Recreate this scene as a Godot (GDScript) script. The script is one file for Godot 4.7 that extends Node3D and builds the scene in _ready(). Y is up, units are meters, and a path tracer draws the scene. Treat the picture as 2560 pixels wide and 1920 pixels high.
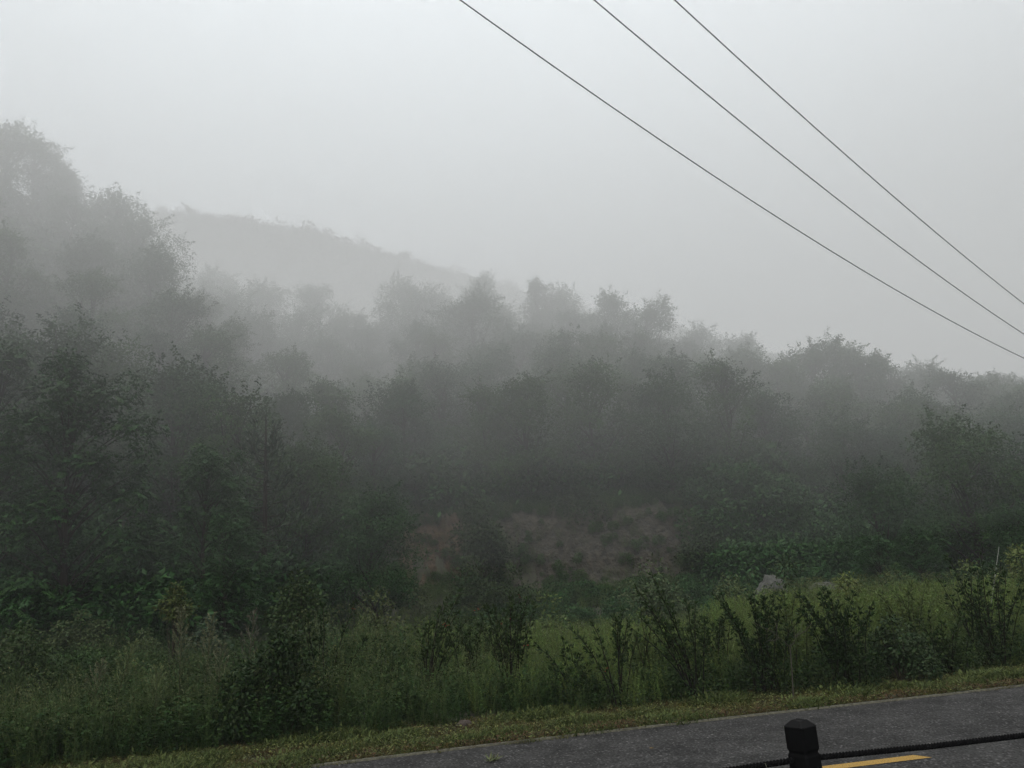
extends Node3D

# ---------------------------------------------------------------- geometry helpers
class Soup:
	var v := PackedVector3Array()
	var c := PackedColorArray()
	var ix := PackedInt32Array()

	func leaf(p: Vector3, d: Vector3, s: Vector3, l: float, w: float, fold: float, col: Color) -> void:
		var n := v.size()
		var dn := s.cross(d)
		if dn.y > 0.0:
			dn = -dn
		var m := p + d * (l * 0.45) + dn * (fold * l)
		v.append(p)
		v.append(m + s * (w * 0.5))
		v.append(p + d * l + dn * (fold * l * 0.9))
		v.append(m - s * (w * 0.5))
		for k in 4:
			c.append(col)
		ix.append_array([n, n + 1, n + 2, n, n + 2, n + 3])

	func blade(p: Vector3, d: Vector3, s: Vector3, l: float, w: float, bend: Vector3, col: Color) -> void:
		var n := v.size()
		var a := p + d * (l * 0.55) + bend * (l * 0.25)
		var t := p + d * (l * 0.9) + bend * l
		v.append(p - s * (w * 0.5))
		v.append(p + s * (w * 0.5))
		v.append(a + s * (w * 0.42))
		v.append(a - s * (w * 0.42))
		v.append(t)
		for k in 5:
			c.append(col)
		ix.append_array([n, n + 1, n + 2, n, n + 2, n + 3, n + 3, n + 2, n + 4])

	func tube(pts: PackedVector3Array, r0: float, r1: float, sides: int, col: Color) -> void:
		var n := v.size()
		var k := pts.size()
		for i in k:
			var dir: Vector3 = (pts[mini(i + 1, k - 1)] - pts[maxi(i - 1, 0)]).normalized()
			var a := dir.cross(Vector3(0.31, 0.12, 0.94)).normalized()
			var b := dir.cross(a)
			var r := lerpf(r0, r1, float(i) / (k - 1))
			for j in sides:
				var an := TAU * j / sides
				v.append(pts[i] + (a * cos(an) + b * sin(an)) * r)
				c.append(col)
		for i in k - 1:
			for j in sides:
				var p := n + i * sides + j
				var q := n + i * sides + (j + 1) % sides
				ix.append_array([p, q, q + sides, p, q + sides, p + sides])

	func ball(p: Vector3, r: float, col: Color) -> void:
		var n := v.size()
		for d in [Vector3.RIGHT, Vector3.UP, Vector3.BACK, Vector3.LEFT, Vector3.DOWN, Vector3.FORWARD]:
			v.append(p + d * r)
			c.append(col)
		ix.append_array([n, n + 1, n + 2, n, n + 5, n + 1, n + 3, n + 2, n + 1, n + 3, n + 1, n + 5, n, n + 2, n + 4, n, n + 4, n + 5, n + 3, n + 4, n + 2, n + 3, n + 5, n + 4])

	func mesh() -> ArrayMesh:
		var a := []
		a.resize(Mesh.ARRAY_MAX)
		a[Mesh.ARRAY_VERTEX] = v
		a[Mesh.ARRAY_COLOR] = c
		a[Mesh.ARRAY_INDEX] = ix
		var m := ArrayMesh.new()
		m.add_surface_from_arrays(Mesh.PRIMITIVE_TRIANGLES, a)
		return m

var rng := RandomNumberGenerator.new()
var M := {}
var taken := {}

func numbered(called: String) -> String:
	var n: int = taken.get(called, 0)
	taken[called] = n + 1
	return called if n == 0 else "%s_%03d" % [called, n]

func tag(o: Node, label: String, category: String, group := "", kind := "") -> Node:
	if label: o.set_meta("label", label)
	if category: o.set_meta("category", category)
	if group: o.set_meta("group", group)
	if kind: o.set_meta("kind", kind)
	return o

func thing(called: String, label: String, category: String, at := Vector3.ZERO, turn := 0.0, group := "") -> Node3D:
	var o := Node3D.new()
	o.name = numbered(called)
	add_child(o)
	o.position = at
	o.rotation.y = turn
	tag(o, label, category, group)
	return o

func part(called: String, mesh: Mesh, mat: Material, parent: Node = self, at := Vector3.ZERO) -> MeshInstance3D:
	var o := MeshInstance3D.new()
	o.name = numbered(called) if parent == self else called
	o.mesh = mesh
	o.material_override = mat
	o.position = at
	parent.add_child(o, true)
	return o

func scatter(called: String, mesh: Mesh, mat: Material, xf: Array, label: String, category: String) -> void:
	var mm := MultiMesh.new()
	mm.transform_format = MultiMesh.TRANSFORM_3D
	mm.mesh = mesh
	mm.instance_count = xf.size()
	for i in xf.size():
		mm.set_instance_transform(i, xf[i])
	var o := MultiMeshInstance3D.new()
	o.name = numbered(called)
	o.multimesh = mm
	o.material_override = mat
	add_child(o)
	tag(o, label, category, "", "stuff")

func rn(a: float, b: float) -> float:
	return rng.randf_range(a, b)

func rdir() -> Vector3:
	var z := rn(-1, 1)
	var a := rn(0, TAU)
	var r := sqrt(1 - z * z)
	return Vector3(r * cos(a), z, r * sin(a))

func vary(c: Color, amount := 0.3, hue := 0.12) -> Color:
	var k := 1.0 + rn(-amount, amount)
	return Color(c.r * k * (1 + rn(-hue, hue)), c.g * k, c.b * k * (1 + rn(-hue, hue)))

# ---------------------------------------------------------------- terrain
func sm(t: float) -> float:
	t = clampf(t, 0, 1)
	return t * t * (3 - 2 * t)

func table(x: float, xs: Array, ys: Array) -> float:
	if x <= xs[0]: return ys[0]
	for i in range(1, xs.size()):
		if x <= xs[i]:
			return lerpf(ys[i - 1], ys[i], (x - xs[i - 1]) / (xs[i] - xs[i - 1]))
	return ys[-1]

func smax(a: float, b: float, k: float) -> float:
	var h := clampf(0.5 + 0.5 * (a - b) / k, 0, 1)
	return lerpf(b, a, h) + k * h * (1 - h)

const AX := [-90.0, -60.0, -38.0, -30.0, -22.0, -15.0, -9.0, -5.0, -2.0]
const AH := [40.0, 36.0, 31.0, 23.5, 16.5, 11.5, 6.0, 2.0, 0.0]
const BX := [-70.0, -45.0, -31.0, -11.0, 3.0, 15.0, 25.0, 32.0, 45.0, 60.0, 90.0]
const BH := [36.0, 31.0, 27.0, 26.0, 24.0, 20.5, 18.0, 16.0, 13.5, 11.0, 9.0]
const CX := [-120.0, -60.0, -34.0, -14.5, 12.0, 36.0, 64.0, 104.0]
const CH := [70.0, 64.0, 58.5, 50.5, 40.5, 31.5, 24.5, 18.0]

func spur(x: float, d: float) -> float:
	return table(x, AX, AH) * (0.25 * sm((d - 17) / 12) + 0.75 * sm((d - 22) / 36))

# the flat between the road and the hill sinks a little
func dip(x: float, d: float) -> float:
	return 1.25 * sm((d - 13) / 11) * (1 - sm((d - 35) / 8)) * sm((x / maxf(d, 1.0) + 0.36) / 0.2)

func height(x: float, d: float) -> float:
	if d < 13.0:
		return 0.0
	var a := spur(x, d)
	var lift := 5.4 * sm((d - 43) / 3.2) * sm((x + 13) / 5) * (1 - sm((x - 13) / 8))
	var tb := clampf((d - 44) / 40, 0, 1)
	var b := table(x, BX, BH) * (tb * 0.75 + 0.25 * sm(tb))
	b = smax(b, lift + b * 0.8, 1.5)
	var c := table(x, CX, CH) * sm((d - 74) / 52)
	return maxf(smax(smax(a, b, 3), c, 4) - 1.42, 0.0) - dip(x, d)

func on_ground(x: float, d: float, sink := 0.0) -> Vector3:
	return Vector3(x, height(x, d) - sink, -d)

# ---------------------------------------------------------------- materials
func leaf_material(tint: Color, rough := 0.5, through := 0.5) -> StandardMaterial3D:
	var m := StandardMaterial3D.new()
	m.vertex_color_use_as_albedo = true
	m.albedo_color = tint
	m.roughness = rough
	m.metallic_specular = 0.2
	m.backlight_enabled = true
	m.backlight = Color(through, through, through)
	m.cull_mode = BaseMaterial3D.CULL_DISABLED
	return m

func flat_material(lin: Color, rough := 0.8) -> StandardMaterial3D:
	var m := StandardMaterial3D.new()
	m.albedo_color = lin.linear_to_srgb()
	m.roughness = rough
	return m

func asphalt() -> StandardMaterial3D:
	# coarse aggregate: each texel is a stone of about a centimetre, with softer wear over it
	var size := 1024
	var wear := FastNoiseLite.new()
	wear.seed = 5
	wear.frequency = 0.02
	wear.fractal_octaves = 5
	var broad := wear.get_seamless_image(size, size)
	var g := RandomNumberGenerator.new()
	g.seed = 77
	var img := Image.create(size, size, false, Image.FORMAT_RGB8)
	var hgt := Image.create(size, size, false, Image.FORMAT_RGB8)
	for y in size:
		for x in size:
			var s := g.randf()
			var l := 0.013 + 0.023 * s + 0.03 * (broad.get_pixel(x, y).r - 0.5)
			var f := g.randf()
			if f > 0.965:
				l = 0.085 + 0.14 * s
			elif f < 0.16:
				l = 0.006
			img.set_pixel(x, y, Color(l * 1.01, l * 0.99, l * 0.985).linear_to_srgb())
			hgt.set_pixel(x, y, Color(s, s, s))
	var m := StandardMaterial3D.new()
	m.albedo_texture = ImageTexture.create_from_image(img)
	hgt.bump_map_to_normal_map(2.0)
	m.normal_enabled = true
	m.normal_texture = ImageTexture.create_from_image(hgt)
	m.normal_scale = 0.7
	m.roughness = 0.72
	m.metallic_specular = 0.28
	m.uv1_triplanar = true
	m.uv1_world_triplanar = true
	m.uv1_scale = Vector3(0.085, 0.085, 0.085)
	return m

func noisy(lo: Color, hi: Color, freq: float, scale: float, seed_: int, bump := 6.0, rough := 0.9) -> StandardMaterial3D:
	var n := FastNoiseLite.new()
	n.seed = seed_
	n.frequency = freq
	n.fractal_octaves = 6
	n.fractal_gain = 0.6
	var src := n.get_seamless_image(512, 512)
	var img := Image.create(512, 512, false, Image.FORMAT_RGB8)
	for y in 512:
		for x in 512:
			var t := clampf((src.get_pixel(x, y).r - 0.3) * 2.5, 0, 1)
			img.set_pixel(x, y, lo.lerp(hi, t).linear_to_srgb())
	var m := StandardMaterial3D.new()
	m.albedo_texture = ImageTexture.create_from_image(img)
	var nrm: Image = src.duplicate()
	nrm.convert(Image.FORMAT_RGB8)
	nrm.bump_map_to_normal_map(bump)
	m.normal_enabled = true
	m.normal_texture = ImageTexture.create_from_image(nrm)
	m.roughness = rough
	m.uv1_triplanar = true
	m.uv1_world_triplanar = true
	m.uv1_scale = Vector3(scale, scale, scale)
	return m

# ---------------------------------------------------------------- trees
# every prototype is 9 m tall; a tree in the wood is a copy scaled to its height
const GREEN := Color(0.018, 0.045, 0.013)
const OLIVE := Color(0.075, 0.085, 0.032)
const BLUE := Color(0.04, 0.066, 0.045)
const BARK := Color(0.02, 0.017, 0.014)

func blobs_for(kind: String) -> Array:
	var out := []
	var n := 36
	if kind == "tall": n = 36
	if kind == "ragged": n = 34
	if kind == "pointed": n = 32
	for i in n:
		var t := (i + rng.randf()) / n
		var y: float
		var r: float
		var b: float
		match kind:
			"round":
				y = lerpf(1.6, 8.2, t)
				r = 2.9 * sqrt(maxf(0.02, 1 - pow((t - 0.32) / 0.72, 2)))
				b = rn(0.55, 1.2)
			"tall":
				y = lerpf(1.2, 8.4, t)
				r = 2.15 * sqrt(maxf(0.02, 1 - pow((t - 0.35) / 0.7, 2)))
				b = rn(0.45, 1.05)
			"ragged":
				y = lerpf(1.8, 8.4, t)
				r = 2.6 * (1 - t * 0.55)
				b = rn(0.4, 0.95)
			_:
				y = lerpf(1.6, 8.4, t)
				r = 2.0 * pow(1 - t, 0.7) + 0.1
				b = lerpf(0.95, 0.45, t)
		var a := rn(0, TAU)
		var q := r * sqrt(rng.randf()) * 1.0
		out.append([Vector3(cos(a) * q, y, sin(a) * q), b])
	if true:
		for i in 3 if kind != "tall" else 2:
			var a := rn(0, TAU)
			var q := rn(0.2, 1.4) if kind == "ragged" or kind == "round" else rn(0.0, 0.5)
			var base := Vector3(cos(a) * q, rn(7.4, 8.1) - q * 0.3, sin(a) * q)
			for k in 3:
				out.append([base + Vector3(rn(-0.1, 0.1), 0.42 * k, rn(-0.1, 0.1)), 0.5 - 0.12 * k])
	return out

func make_tree(kind: String, seed_: int, per: float, leaf_size: float) -> Array:
	rng.seed = seed_
	var blobs := blobs_for(kind)
	var crown := Soup.new()
	var wood := Soup.new()
	var lean := Vector3(rn(-0.4, 0.4), 0, rn(-0.4, 0.4))
	var pts := PackedVector3Array()
	for k in 7:
		var t := k / 6.0
		pts.append(Vector3(lean.x * t * t + 0.1 * sin(k * 1.7), 7.6 * t - 0.4, lean.z * t * t + 0.1 * cos(k * 2.1)))
	wood.tube(pts, 0.19, 0.03, 7, BARK)
	for bl in blobs:
		var p: Vector3 = bl[0]
		var r: float = bl[1]
		var h0 := clampf(p.y - 1.2 - Vector2(p.x, p.z).length() * 0.5, 1.2, 7.0)
		var st := Vector3(lean.x * pow(h0 / 7.6, 2), h0, lean.z * pow(h0 / 7.6, 2))
		var midp := st.lerp(p, 0.5) + Vector3(rn(-0.2, 0.2), -0.15, rn(-0.2, 0.2))
		wood.tube(PackedVector3Array([st, midp, p]), 0.055, 0.015, 4, BARK)
		var tone := rn(0.75, 1.25)
		var n := int(per * r * r)
		var sprays := []
		for k in 5:
			sprays.append((rdir() + Vector3(0, 0.45, 0)).normalized())
		for i in n:
			var nn := rdir()
			nn.y = nn.y * 0.8 + 0.15
			nn = nn.normalized()
			var q := p + Vector3(nn.x, nn.y * 0.78, nn.z) * r * rn(0.45, 1.15)
			if i % 4 == 0:
				var f := rn(0.7, 1.65)
				q = p + sprays[i / 4 % 5] * r * f + rdir() * 0.16 * (1.9 - f)
			var d := (nn * 0.5 + rdir() * 0.8 + Vector3(0, -0.35 if kind != "pointed" else 0.5, 0)).normalized()
			var s := d.cross(nn + rdir() * 0.6).normalized()
			var g := vary(GREEN, 0.28)
			crown.leaf(q, d, s, leaf_size * rn(0.7, 1.3), leaf_size * rn(0.4, 0.7), 0.12, Color(g.r * tone, g.g * tone, g.b * tone))
	return [wood.mesh(), crown.mesh()]

# a broad tree with long drooping compound leaves, near enough for each leaflet to show
func make_frond_tree(seed_: int, wide: float) -> Array:
	rng.seed = seed_
	var crown := Soup.new()
	var wood := Soup.new()
	var pts := PackedVector3Array()
	for k in 7:
		var t := k / 6.0
		pts.append(Vector3(0.25 * sin(t * 3), 7.2 * t - 0.4, 0.2 * sin(t * 2)))
	wood.tube(pts, 0.13, 0.03, 8, BARK)
	for i in 74:
		var t := (i + rng.randf()) / 74.0
		var y := lerpf(0.5, 8.6, pow(t, 0.9)) + rn(-0.4, 0.4)
		var r := wide * sqrt(maxf(0.05, 1 - pow((t - 0.25) / 0.78, 2)))
		var a := rn(0, TAU)
		var q := r * pow(rng.randf(), 0.4) * (0.8 + 0.25 * sin(a * 3.0 + y))
		var p := Vector3(cos(a) * q, y, sin(a) * q)
		var h0 := clampf(y - 1.0 - q * 0.4, 1.0, 6.8)
		var st := Vector3(0.25 * sin(h0 / 7.2 * 3), h0, 0.2 * sin(h0 / 7.2 * 2))
		wood.tube(PackedVector3Array([st, st.lerp(p, 0.55) + Vector3(0, 0.15, 0), p]), 0.028, 0.008, 4, BARK)
		var tone := rn(0.7, 1.2)
		for k in 110:
			var nn := rdir()
			var q2 := p + nn * rn(0.1, 0.6)
			var d2 := (nn * 0.5 + rdir() * 0.7 + Vector3(0, -0.3, 0)).normalized()
			crown.leaf(q2, d2, d2.cross(nn + rdir() * 0.5).normalized(), rn(0.1, 0.18), rn(0.05, 0.08), 0.1, vary(GREEN, 0.3))
		for f in 11:
			var fa := rn(0, TAU)
			var out := Vector3(cos(fa), rn(-0.1, 0.55), sin(fa)).normalized()
			var start := p + rdir() * 0.35
			var along := out
			var pos := start
			var g := vary(GREEN, 0.25)
			g = Color(g.r * tone, g.g * tone, g.b * tone)
			var pairs := 7
			for k in pairs:
				along = (along + Vector3(0, -0.13, 0)).normalized()
				pos += along * 0.06
				var side := along.cross(Vector3.UP).normalized()
				var upn := side.cross(along)
				for sgn in [-1.0, 1.0]:
					var ld: Vector3 = (side * sgn + along * 0.45 + Vector3(0, -0.28, 0)).normalized()
					crown.leaf(pos, ld, ld.cross(upn).normalized(), rn(0.1, 0.16), rn(0.04, 0.06), 0.06, g)
			crown.leaf(pos, along, along.cross(Vector3.UP).normalized(), 0.14, 0.05, 0.06, g)
	return [wood.mesh(), crown.mesh()]

# dark tree whose branches sweep up into pointed tips
func make_upswept(seed_: int) -> Array:
	rng.seed = seed_
	var crown := Soup.new()
	var wood := Soup.new()
	wood.tube(PackedVector3Array([Vector3(0, -0.4, 0), Vector3(0.05, 3, 0), Vector3(0, 6, 0.05), Vector3(0.05, 8.9, 0)]), 0.16, 0.02, 7, BARK)
	for i in 52:
		var t := (i + rng.randf()) / 52.0
		var y := lerpf(1.0, 7.6, t)
		var reach := lerpf(2.7, 0.5, pow(t, 1.2)) * rn(0.75, 1.1)
		var a := i * 2.4 + rn(-0.4, 0.4)
		var out := Vector3(cos(a), 0, sin(a))
		var pts := PackedVector3Array()
		for k in 6:
			var q := k / 5.0
			pts.append(Vector3(0, y, 0) + out * reach * sin(q * 1.35) / sin(1.35) + Vector3(0, 0.15 * q + 1.0 * q * q * q, 0))
		wood.tube(pts, 0.03, 0.008, 4, BARK)
		for k in 34:
			var q := rn(0.25, 1.03)
			var p := Vector3(0, y, 0) + out * reach * sin(q * 1.35) / sin(1.35) + Vector3(0, 0.15 * q + 1.0 * q * q * q, 0)
			var dir := (out * (1 - q * 0.7) + Vector3(0, 0.25 + q * 0.9, 0) + rdir() * 0.7).normalized()
			var s := dir.cross(rdir()).normalized()
			crown.leaf(p + rdir() * 0.12, dir, s, rn(0.2, 0.36), rn(0.06, 0.1), 0.05, vary(Color(0.03, 0.045, 0.028), 0.3))
	return [wood.mesh(), crown.mesh()]

var protos := {}

func tree(kind: String, x: float, d: float, tall: float, tint: String, called: String, label: String, group := "") -> Node3D:
	var set_: Array = protos[kind]
	var p: Array = set_[rng.randi() % set_.size()]
	var o := thing(called, label, "tree", on_ground(x, d), rn(0, TAU), group)
	var k := tall / 9.0
	o.scale = Vector3(k * 1.12, k, k * 1.12)
	part("trunk", p[0], M.bark, o)
	part("crown", p[1], M[tint], o)
	return o

# ---------------------------------------------------------------- shrubs
# a stem from the ground to its tip, with leaf clusters on short spurs along its upper part
func cane(tip: Vector3, base: Vector3, bow: Vector3, r: float, leaves: Soup, node_gap: float, size: float, from_: float, col: Color) -> ArrayMesh:
	var s := Soup.new()
	var pts := PackedVector3Array()
	for k in 9:
		var t := k / 8.0
		pts.append(base.lerp(tip, t) + bow * (4 * t * (1 - t)) + Vector3(rn(-1, 1), 0, rn(-1, 1)) * 0.012 * t)
	s.tube(pts, r, r * 0.35, 5, vary(Color(0.012, 0.01, 0.008), 0.2))
	var length := base.distance_to(tip)
	var n := int(length * (1 - from_) / node_gap)
	for i in n:
		var t := lerpf(from_, 1.0, (i + rng.randf()) / n)
		var p := base.lerp(tip, t) + bow * (4 * t * (1 - t))
		var axis := ((tip - base).normalized() + bow * (1.0 - 2.0 * t)).normalized()
		if rng.randf() < 0.25:
			continue
		var out := (axis.cross(rdir())).normalized()
		var spur_len := rn(0.01, 0.06) * (1.4 - t)
		var q := p + out * spur_len
		for k in rng.randi_range(3, 6):
			var dir := (axis * rn(0.2, 1.1) + out * rn(0.2, 1.0) + rdir() * 0.6).normalized()
			leaves.leaf(q, dir, dir.cross(rdir()).normalized(), size * rn(0.6, 1.25), size * rn(0.28, 0.45), 0.08, vary(col, 0.3))
	for k in 5:
		var dir := ((tip - base).normalized() + rdir() * 0.7).normalized()
		leaves.leaf(tip, dir, dir.cross(rdir()).normalized(), size * rn(0.6, 1.1), size * 0.35, 0.08, vary(col, 0.3))
	return s.mesh()

func bloom(parent: Node, p: Vector3) -> void:
	var s := Soup.new()
	for b in rng.randi_range(2, 3):
		var o := p + rdir() * 0.03
		for k in 5:
			var a := TAU * k / 5 + rn(-0.2, 0.2)
			var d := Vector3(cos(a), 0.5, sin(a)).normalized()
			s.leaf(o, d, d.cross(Vector3.UP).normalized(), rn(0.016, 0.024), 0.019, -0.1, vary(Color(0.22, 0.022, 0.016), 0.25))
	part("flower", s.mesh(), M.petal, parent)

# tips: offsets of the stem ends from the shrub's base
func cane_shrub(label: String, at: Vector3, tips: Array, spread: float, col: Color, opts := {}) -> Node3D:
	var o := thing(opts.get("called", "flowering_quince"), label, "shrub", at, 0, "leafy shrubs along the far verge")
	var leaves := Soup.new()
	for t in tips:
		var tip: Vector3 = t
		var b := Vector3(tip.x * 0.12 + rn(-1, 1) * spread, 0, tip.z * 0.1 + rn(-1, 1) * spread * 0.6)
		var bow := Vector3(-tip.x * opts.get("bow", 0.12), 0.02, rn(-0.05, 0.05)) + Vector3(rn(-0.03, 0.03), 0, 0)
		part("stem", cane(tip, b, bow, opts.get("r", 0.008), leaves, opts.get("gap", 0.021), opts.get("size", 0.062), opts.get("from", 0.35), col), M.twig, o)
	# low leafy skirt
	for i in opts.get("skirt", 500):
		var a := rn(0, TAU)
		var q := sqrt(rng.randf())
		var p := Vector3(cos(a) * q * opts.get("skirt_w", 0.4), rn(0.02, opts.get("skirt_h", 0.4)) * (1.1 - q * 0.5), sin(a) * q * 0.3)
		var d := (rdir() + Vector3(0, 0.4, 0)).normalized()
		leaves.leaf(p, d, d.cross(rdir()).normalized(), rn(0.03, 0.06), rn(0.015, 0.025), 0.1, vary(col, 0.3))
	part("foliage", leaves.mesh(), M.shrub, o)
	for f in opts.get("flowers", []):
		bloom(o, f)
	return o

# rounded broadleaf bush
func bush(called: String, label: String, at: Vector3, w: float, h: float, dep: float, n: int, size: float, col: Color, mat: Material, group := "", cat := "shrub", lift := 0.0) -> Node3D:
	var sunk := dip(at.x, -at.z)
	h += sunk * 0.9
	var o := thing(called, label, cat, at - Vector3(0, sunk, 0), 0, group)
	var st := Soup.new()
	var lv := Soup.new()
	var lobes := []
	for i in 14:
		var a := rn(0, TAU)
		var q := sqrt(rng.randf()) * 0.8
		var y := h * rn(0.25, 0.82) * (1 - 0.45 * q)
		lobes.append([Vector3(cos(a) * q * w * 0.5, y, sin(a) * q * dep * 0.5), h * rn(0.16, 0.26)])
	lobes.append([Vector3(0, h * 0.85, 0), h * 0.16])
	for l in lobes:
		l[0].y += lift
		var p: Vector3 = l[0]
		st.tube(PackedVector3Array([Vector3(p.x * 0.1, -0.05, p.z * 0.1), Vector3(p.x * 0.5, p.y * 0.55, p.z * 0.5), p + Vector3(0, l[1] * 0.6, 0)]), 0.012, 0.004, 4, Color(0.035, 0.028, 0.022))
	for i in n:
		var l: Array = lobes[rng.randi() % lobes.size()]
		var nn := (rdir() + Vector3(0, 0.25, 0)).normalized()
		var p: Vector3 = l[0] + nn * l[1] * rn(0.55, 1.15)
		if p.y < 0.02: p.y = rn(0.02, 0.15)
		var d := (nn * 0.6 + rdir() * 0.7 + Vector3(0, -0.2, 0)).normalized()
		lv.leaf(p, d, d.cross(nn + rdir() * 0.5).normalized(), size * rn(0.6, 1.3), size * rn(0.4, 0.65), 0.1, vary(col, 0.3))
	part("stem", st.mesh(), M.twig, o)
	part("foliage", lv.mesh(), mat, o)
	return o

# mugwort: an upright plume of ascending side sprays
func plume(label: String, at: Vector3, h: float, lean: Vector2, n: int, col: Color) -> void:
	var o := thing("mugwort_plant", label, "weed", at, 0, "feathery plumed weeds at the left of the verge")
	var st := Soup.new()
	var lv := Soup.new()
	var top := Vector3(lean.x, h, lean.y)
	st.tube(PackedVector3Array([Vector3.ZERO, Vector3(lean.x * 0.3, h * 0.5, lean.y * 0.3), top]), 0.007, 0.002, 5, Color(0.06, 0.055, 0.035))
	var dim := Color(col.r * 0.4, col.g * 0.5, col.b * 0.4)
	for i in n:
		var t := lerpf(0.2, 0.99, (i + rng.randf()) / n)
		var p := Vector3(lean.x * t * t, h * t, lean.y * t * t)
		var a := i * 2.4
		var reach := (1 - t) * 0.3 + 0.035
		var out := Vector3(cos(a), 0, sin(a))
		var e := p + out * reach * 0.75 + Vector3(0, reach * 1.5, 0)
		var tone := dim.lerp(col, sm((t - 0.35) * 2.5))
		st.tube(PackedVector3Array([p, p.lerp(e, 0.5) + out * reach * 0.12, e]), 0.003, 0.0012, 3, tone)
		for k in 18:
			var f := rn(0.1, 1.0)
			var q := p.lerp(e, f) + out * reach * 0.48 * f * (1 - f)
			var d := ((e - p).normalized() * 0.9 + rdir() * 0.6 + out * 0.5 * f).normalized()
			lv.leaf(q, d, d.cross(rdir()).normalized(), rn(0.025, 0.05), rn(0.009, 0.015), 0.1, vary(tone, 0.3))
	part("stem", st.mesh(), M.twig, o)
	part("foliage", lv.mesh(), M.weed, o)

# ---------------------------------------------------------------- weeds for the scattered stuff
func weed_mesh(seed_: int, kind: int) -> ArrayMesh:
	rng.seed = seed_
	var s := Soup.new()
	if kind == 0:      # feathery
		for i in 22:
			var b := Vector3(rn(-0.3, 0.3), 0, rn(-0.3, 0.3))
			var h := rn(0.7, 1.25)
			var tip := b + Vector3(rn(-0.25, 0.25), h, rn(-0.25, 0.25))
			var col := vary(Color(0.09, 0.128, 0.036), 0.25)
			s.tube(PackedVector3Array([b, b.lerp(tip, 0.5), tip]), 0.004, 0.0015, 3, col)
			for k in 34:
				var t := rn(0.2, 1.02)
				var d := (Vector3(rn(-1, 1), rn(0.1, 1.0), rn(-1, 1))).normalized()
				s.leaf(b.lerp(tip, t), d, d.cross(rdir()).normalized(), rn(0.05, 0.12) * (1.25 - t * 0.7), rn(0.01, 0.02), 0.1, vary(col, 0.25))
	elif kind == 1:    # tall grass
		for i in 90:
			var b := Vector3(rn(-0.35, 0.35), 0, rn(-0.35, 0.35))
			var d := Vector3(rn(-0.35, 0.35), 1, rn(-0.35, 0.35)).normalized()
			s.blade(b, d, d.cross(rdir()).normalized(), rn(0.6, 1.25), rn(0.007, 0.013), Vector3(rn(-0.3, 0.3), -0.08, rn(-0.3, 0.3)), vary(Color(0.1, 0.13, 0.04), 0.3))
	elif kind == 3:    # fine stalks with small heads
		for i in 30:
			var b := Vector3(rn(-0.3, 0.3), 0, rn(-0.3, 0.3))
			var tip := b + Vector3(rn(-0.35, 0.35), rn(0.7, 1.35), rn(-0.35, 0.35))
			var col := vary(Color(0.048, 0.072, 0.024), 0.25)
			s.tube(PackedVector3Array([b, b.lerp(tip, 0.5) + Vector3(0, 0.05, 0), tip]), 0.003, 0.0012, 3, col)
			for k in 10:
				var d := Vector3(rn(-1, 1), rn(0.2, 1.0), rn(-1, 1)).normalized()
				s.leaf(tip + rdir() * 0.07, d, d.cross(rdir()).normalized(), rn(0.02, 0.05), rn(0.008, 0.014), 0.1, vary(Color(0.075, 0.088, 0.038), 0.3))
			for k in 12:
				var d := Vector3(rn(-1, 1), rn(0.1, 0.8), rn(-1, 1)).normalized()
				s.leaf(b.lerp(tip, rn(0.05, 0.8)), d, d.cross(rdir()).normalized(), rn(0.05, 0.1), rn(0.008, 0.014), 0.1, vary(col, 0.25))
	else:              # broad-leaved; its dark colour also holds the tree shade on the left
		for i in 14:
			var b := Vector3(rn(-0.3, 0.3), 0, rn(-0.3, 0.3))
			var tip := b + Vector3(rn(-0.3, 0.3), rn(0.5, 1.0), rn(-0.3, 0.3))
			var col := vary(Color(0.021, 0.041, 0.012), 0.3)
			s.tube(PackedVector3Array([b, tip]), 0.005, 0.002, 3, col)
			for k in 26:
				var d := Vector3(rn(-1, 1), rn(-0.1, 0.6), rn(-1, 1)).normalized()
				s.leaf(b.lerp(tip, rn(0.1, 1.0)), d, d.cross(Vector3.UP + rdir() * 0.5).normalized(), rn(0.05, 0.1), rn(0.03, 0.05), 0.1, vary(col, 0.3))
	return s.mesh()

func brush_mesh(seed_: int) -> ArrayMesh:
	rng.seed = seed_
	var s := Soup.new()
	var lobes := []
	for i in 9:
		lobes.append([Vector3(rn(-0.8, 0.8), rn(0.3, 1.3), rn(-0.8, 0.8)), rn(0.35, 0.6), rn(0.75, 1.25)])
	for i in 900:
		var l: Array = lobes[rng.randi() % lobes.size()]
		var nn := (rdir() + Vector3(0, 0.3, 0)).normalized()
		var p: Vector3 = l[0] + nn * l[1] * rn(0.6, 1.15)
		var d := (nn * 0.5 + rdir() * 0.8).normalized()
		var g := vary(GREEN, 0.3)
		s.leaf(p, d, d.cross(nn + rdir() * 0.6).normalized(), rn(0.12, 0.24), rn(0.06, 0.12), 0.1, Color(g.r * l[2], g.g * l[2], g.b * l[2]))
	return s.mesh()

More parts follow.
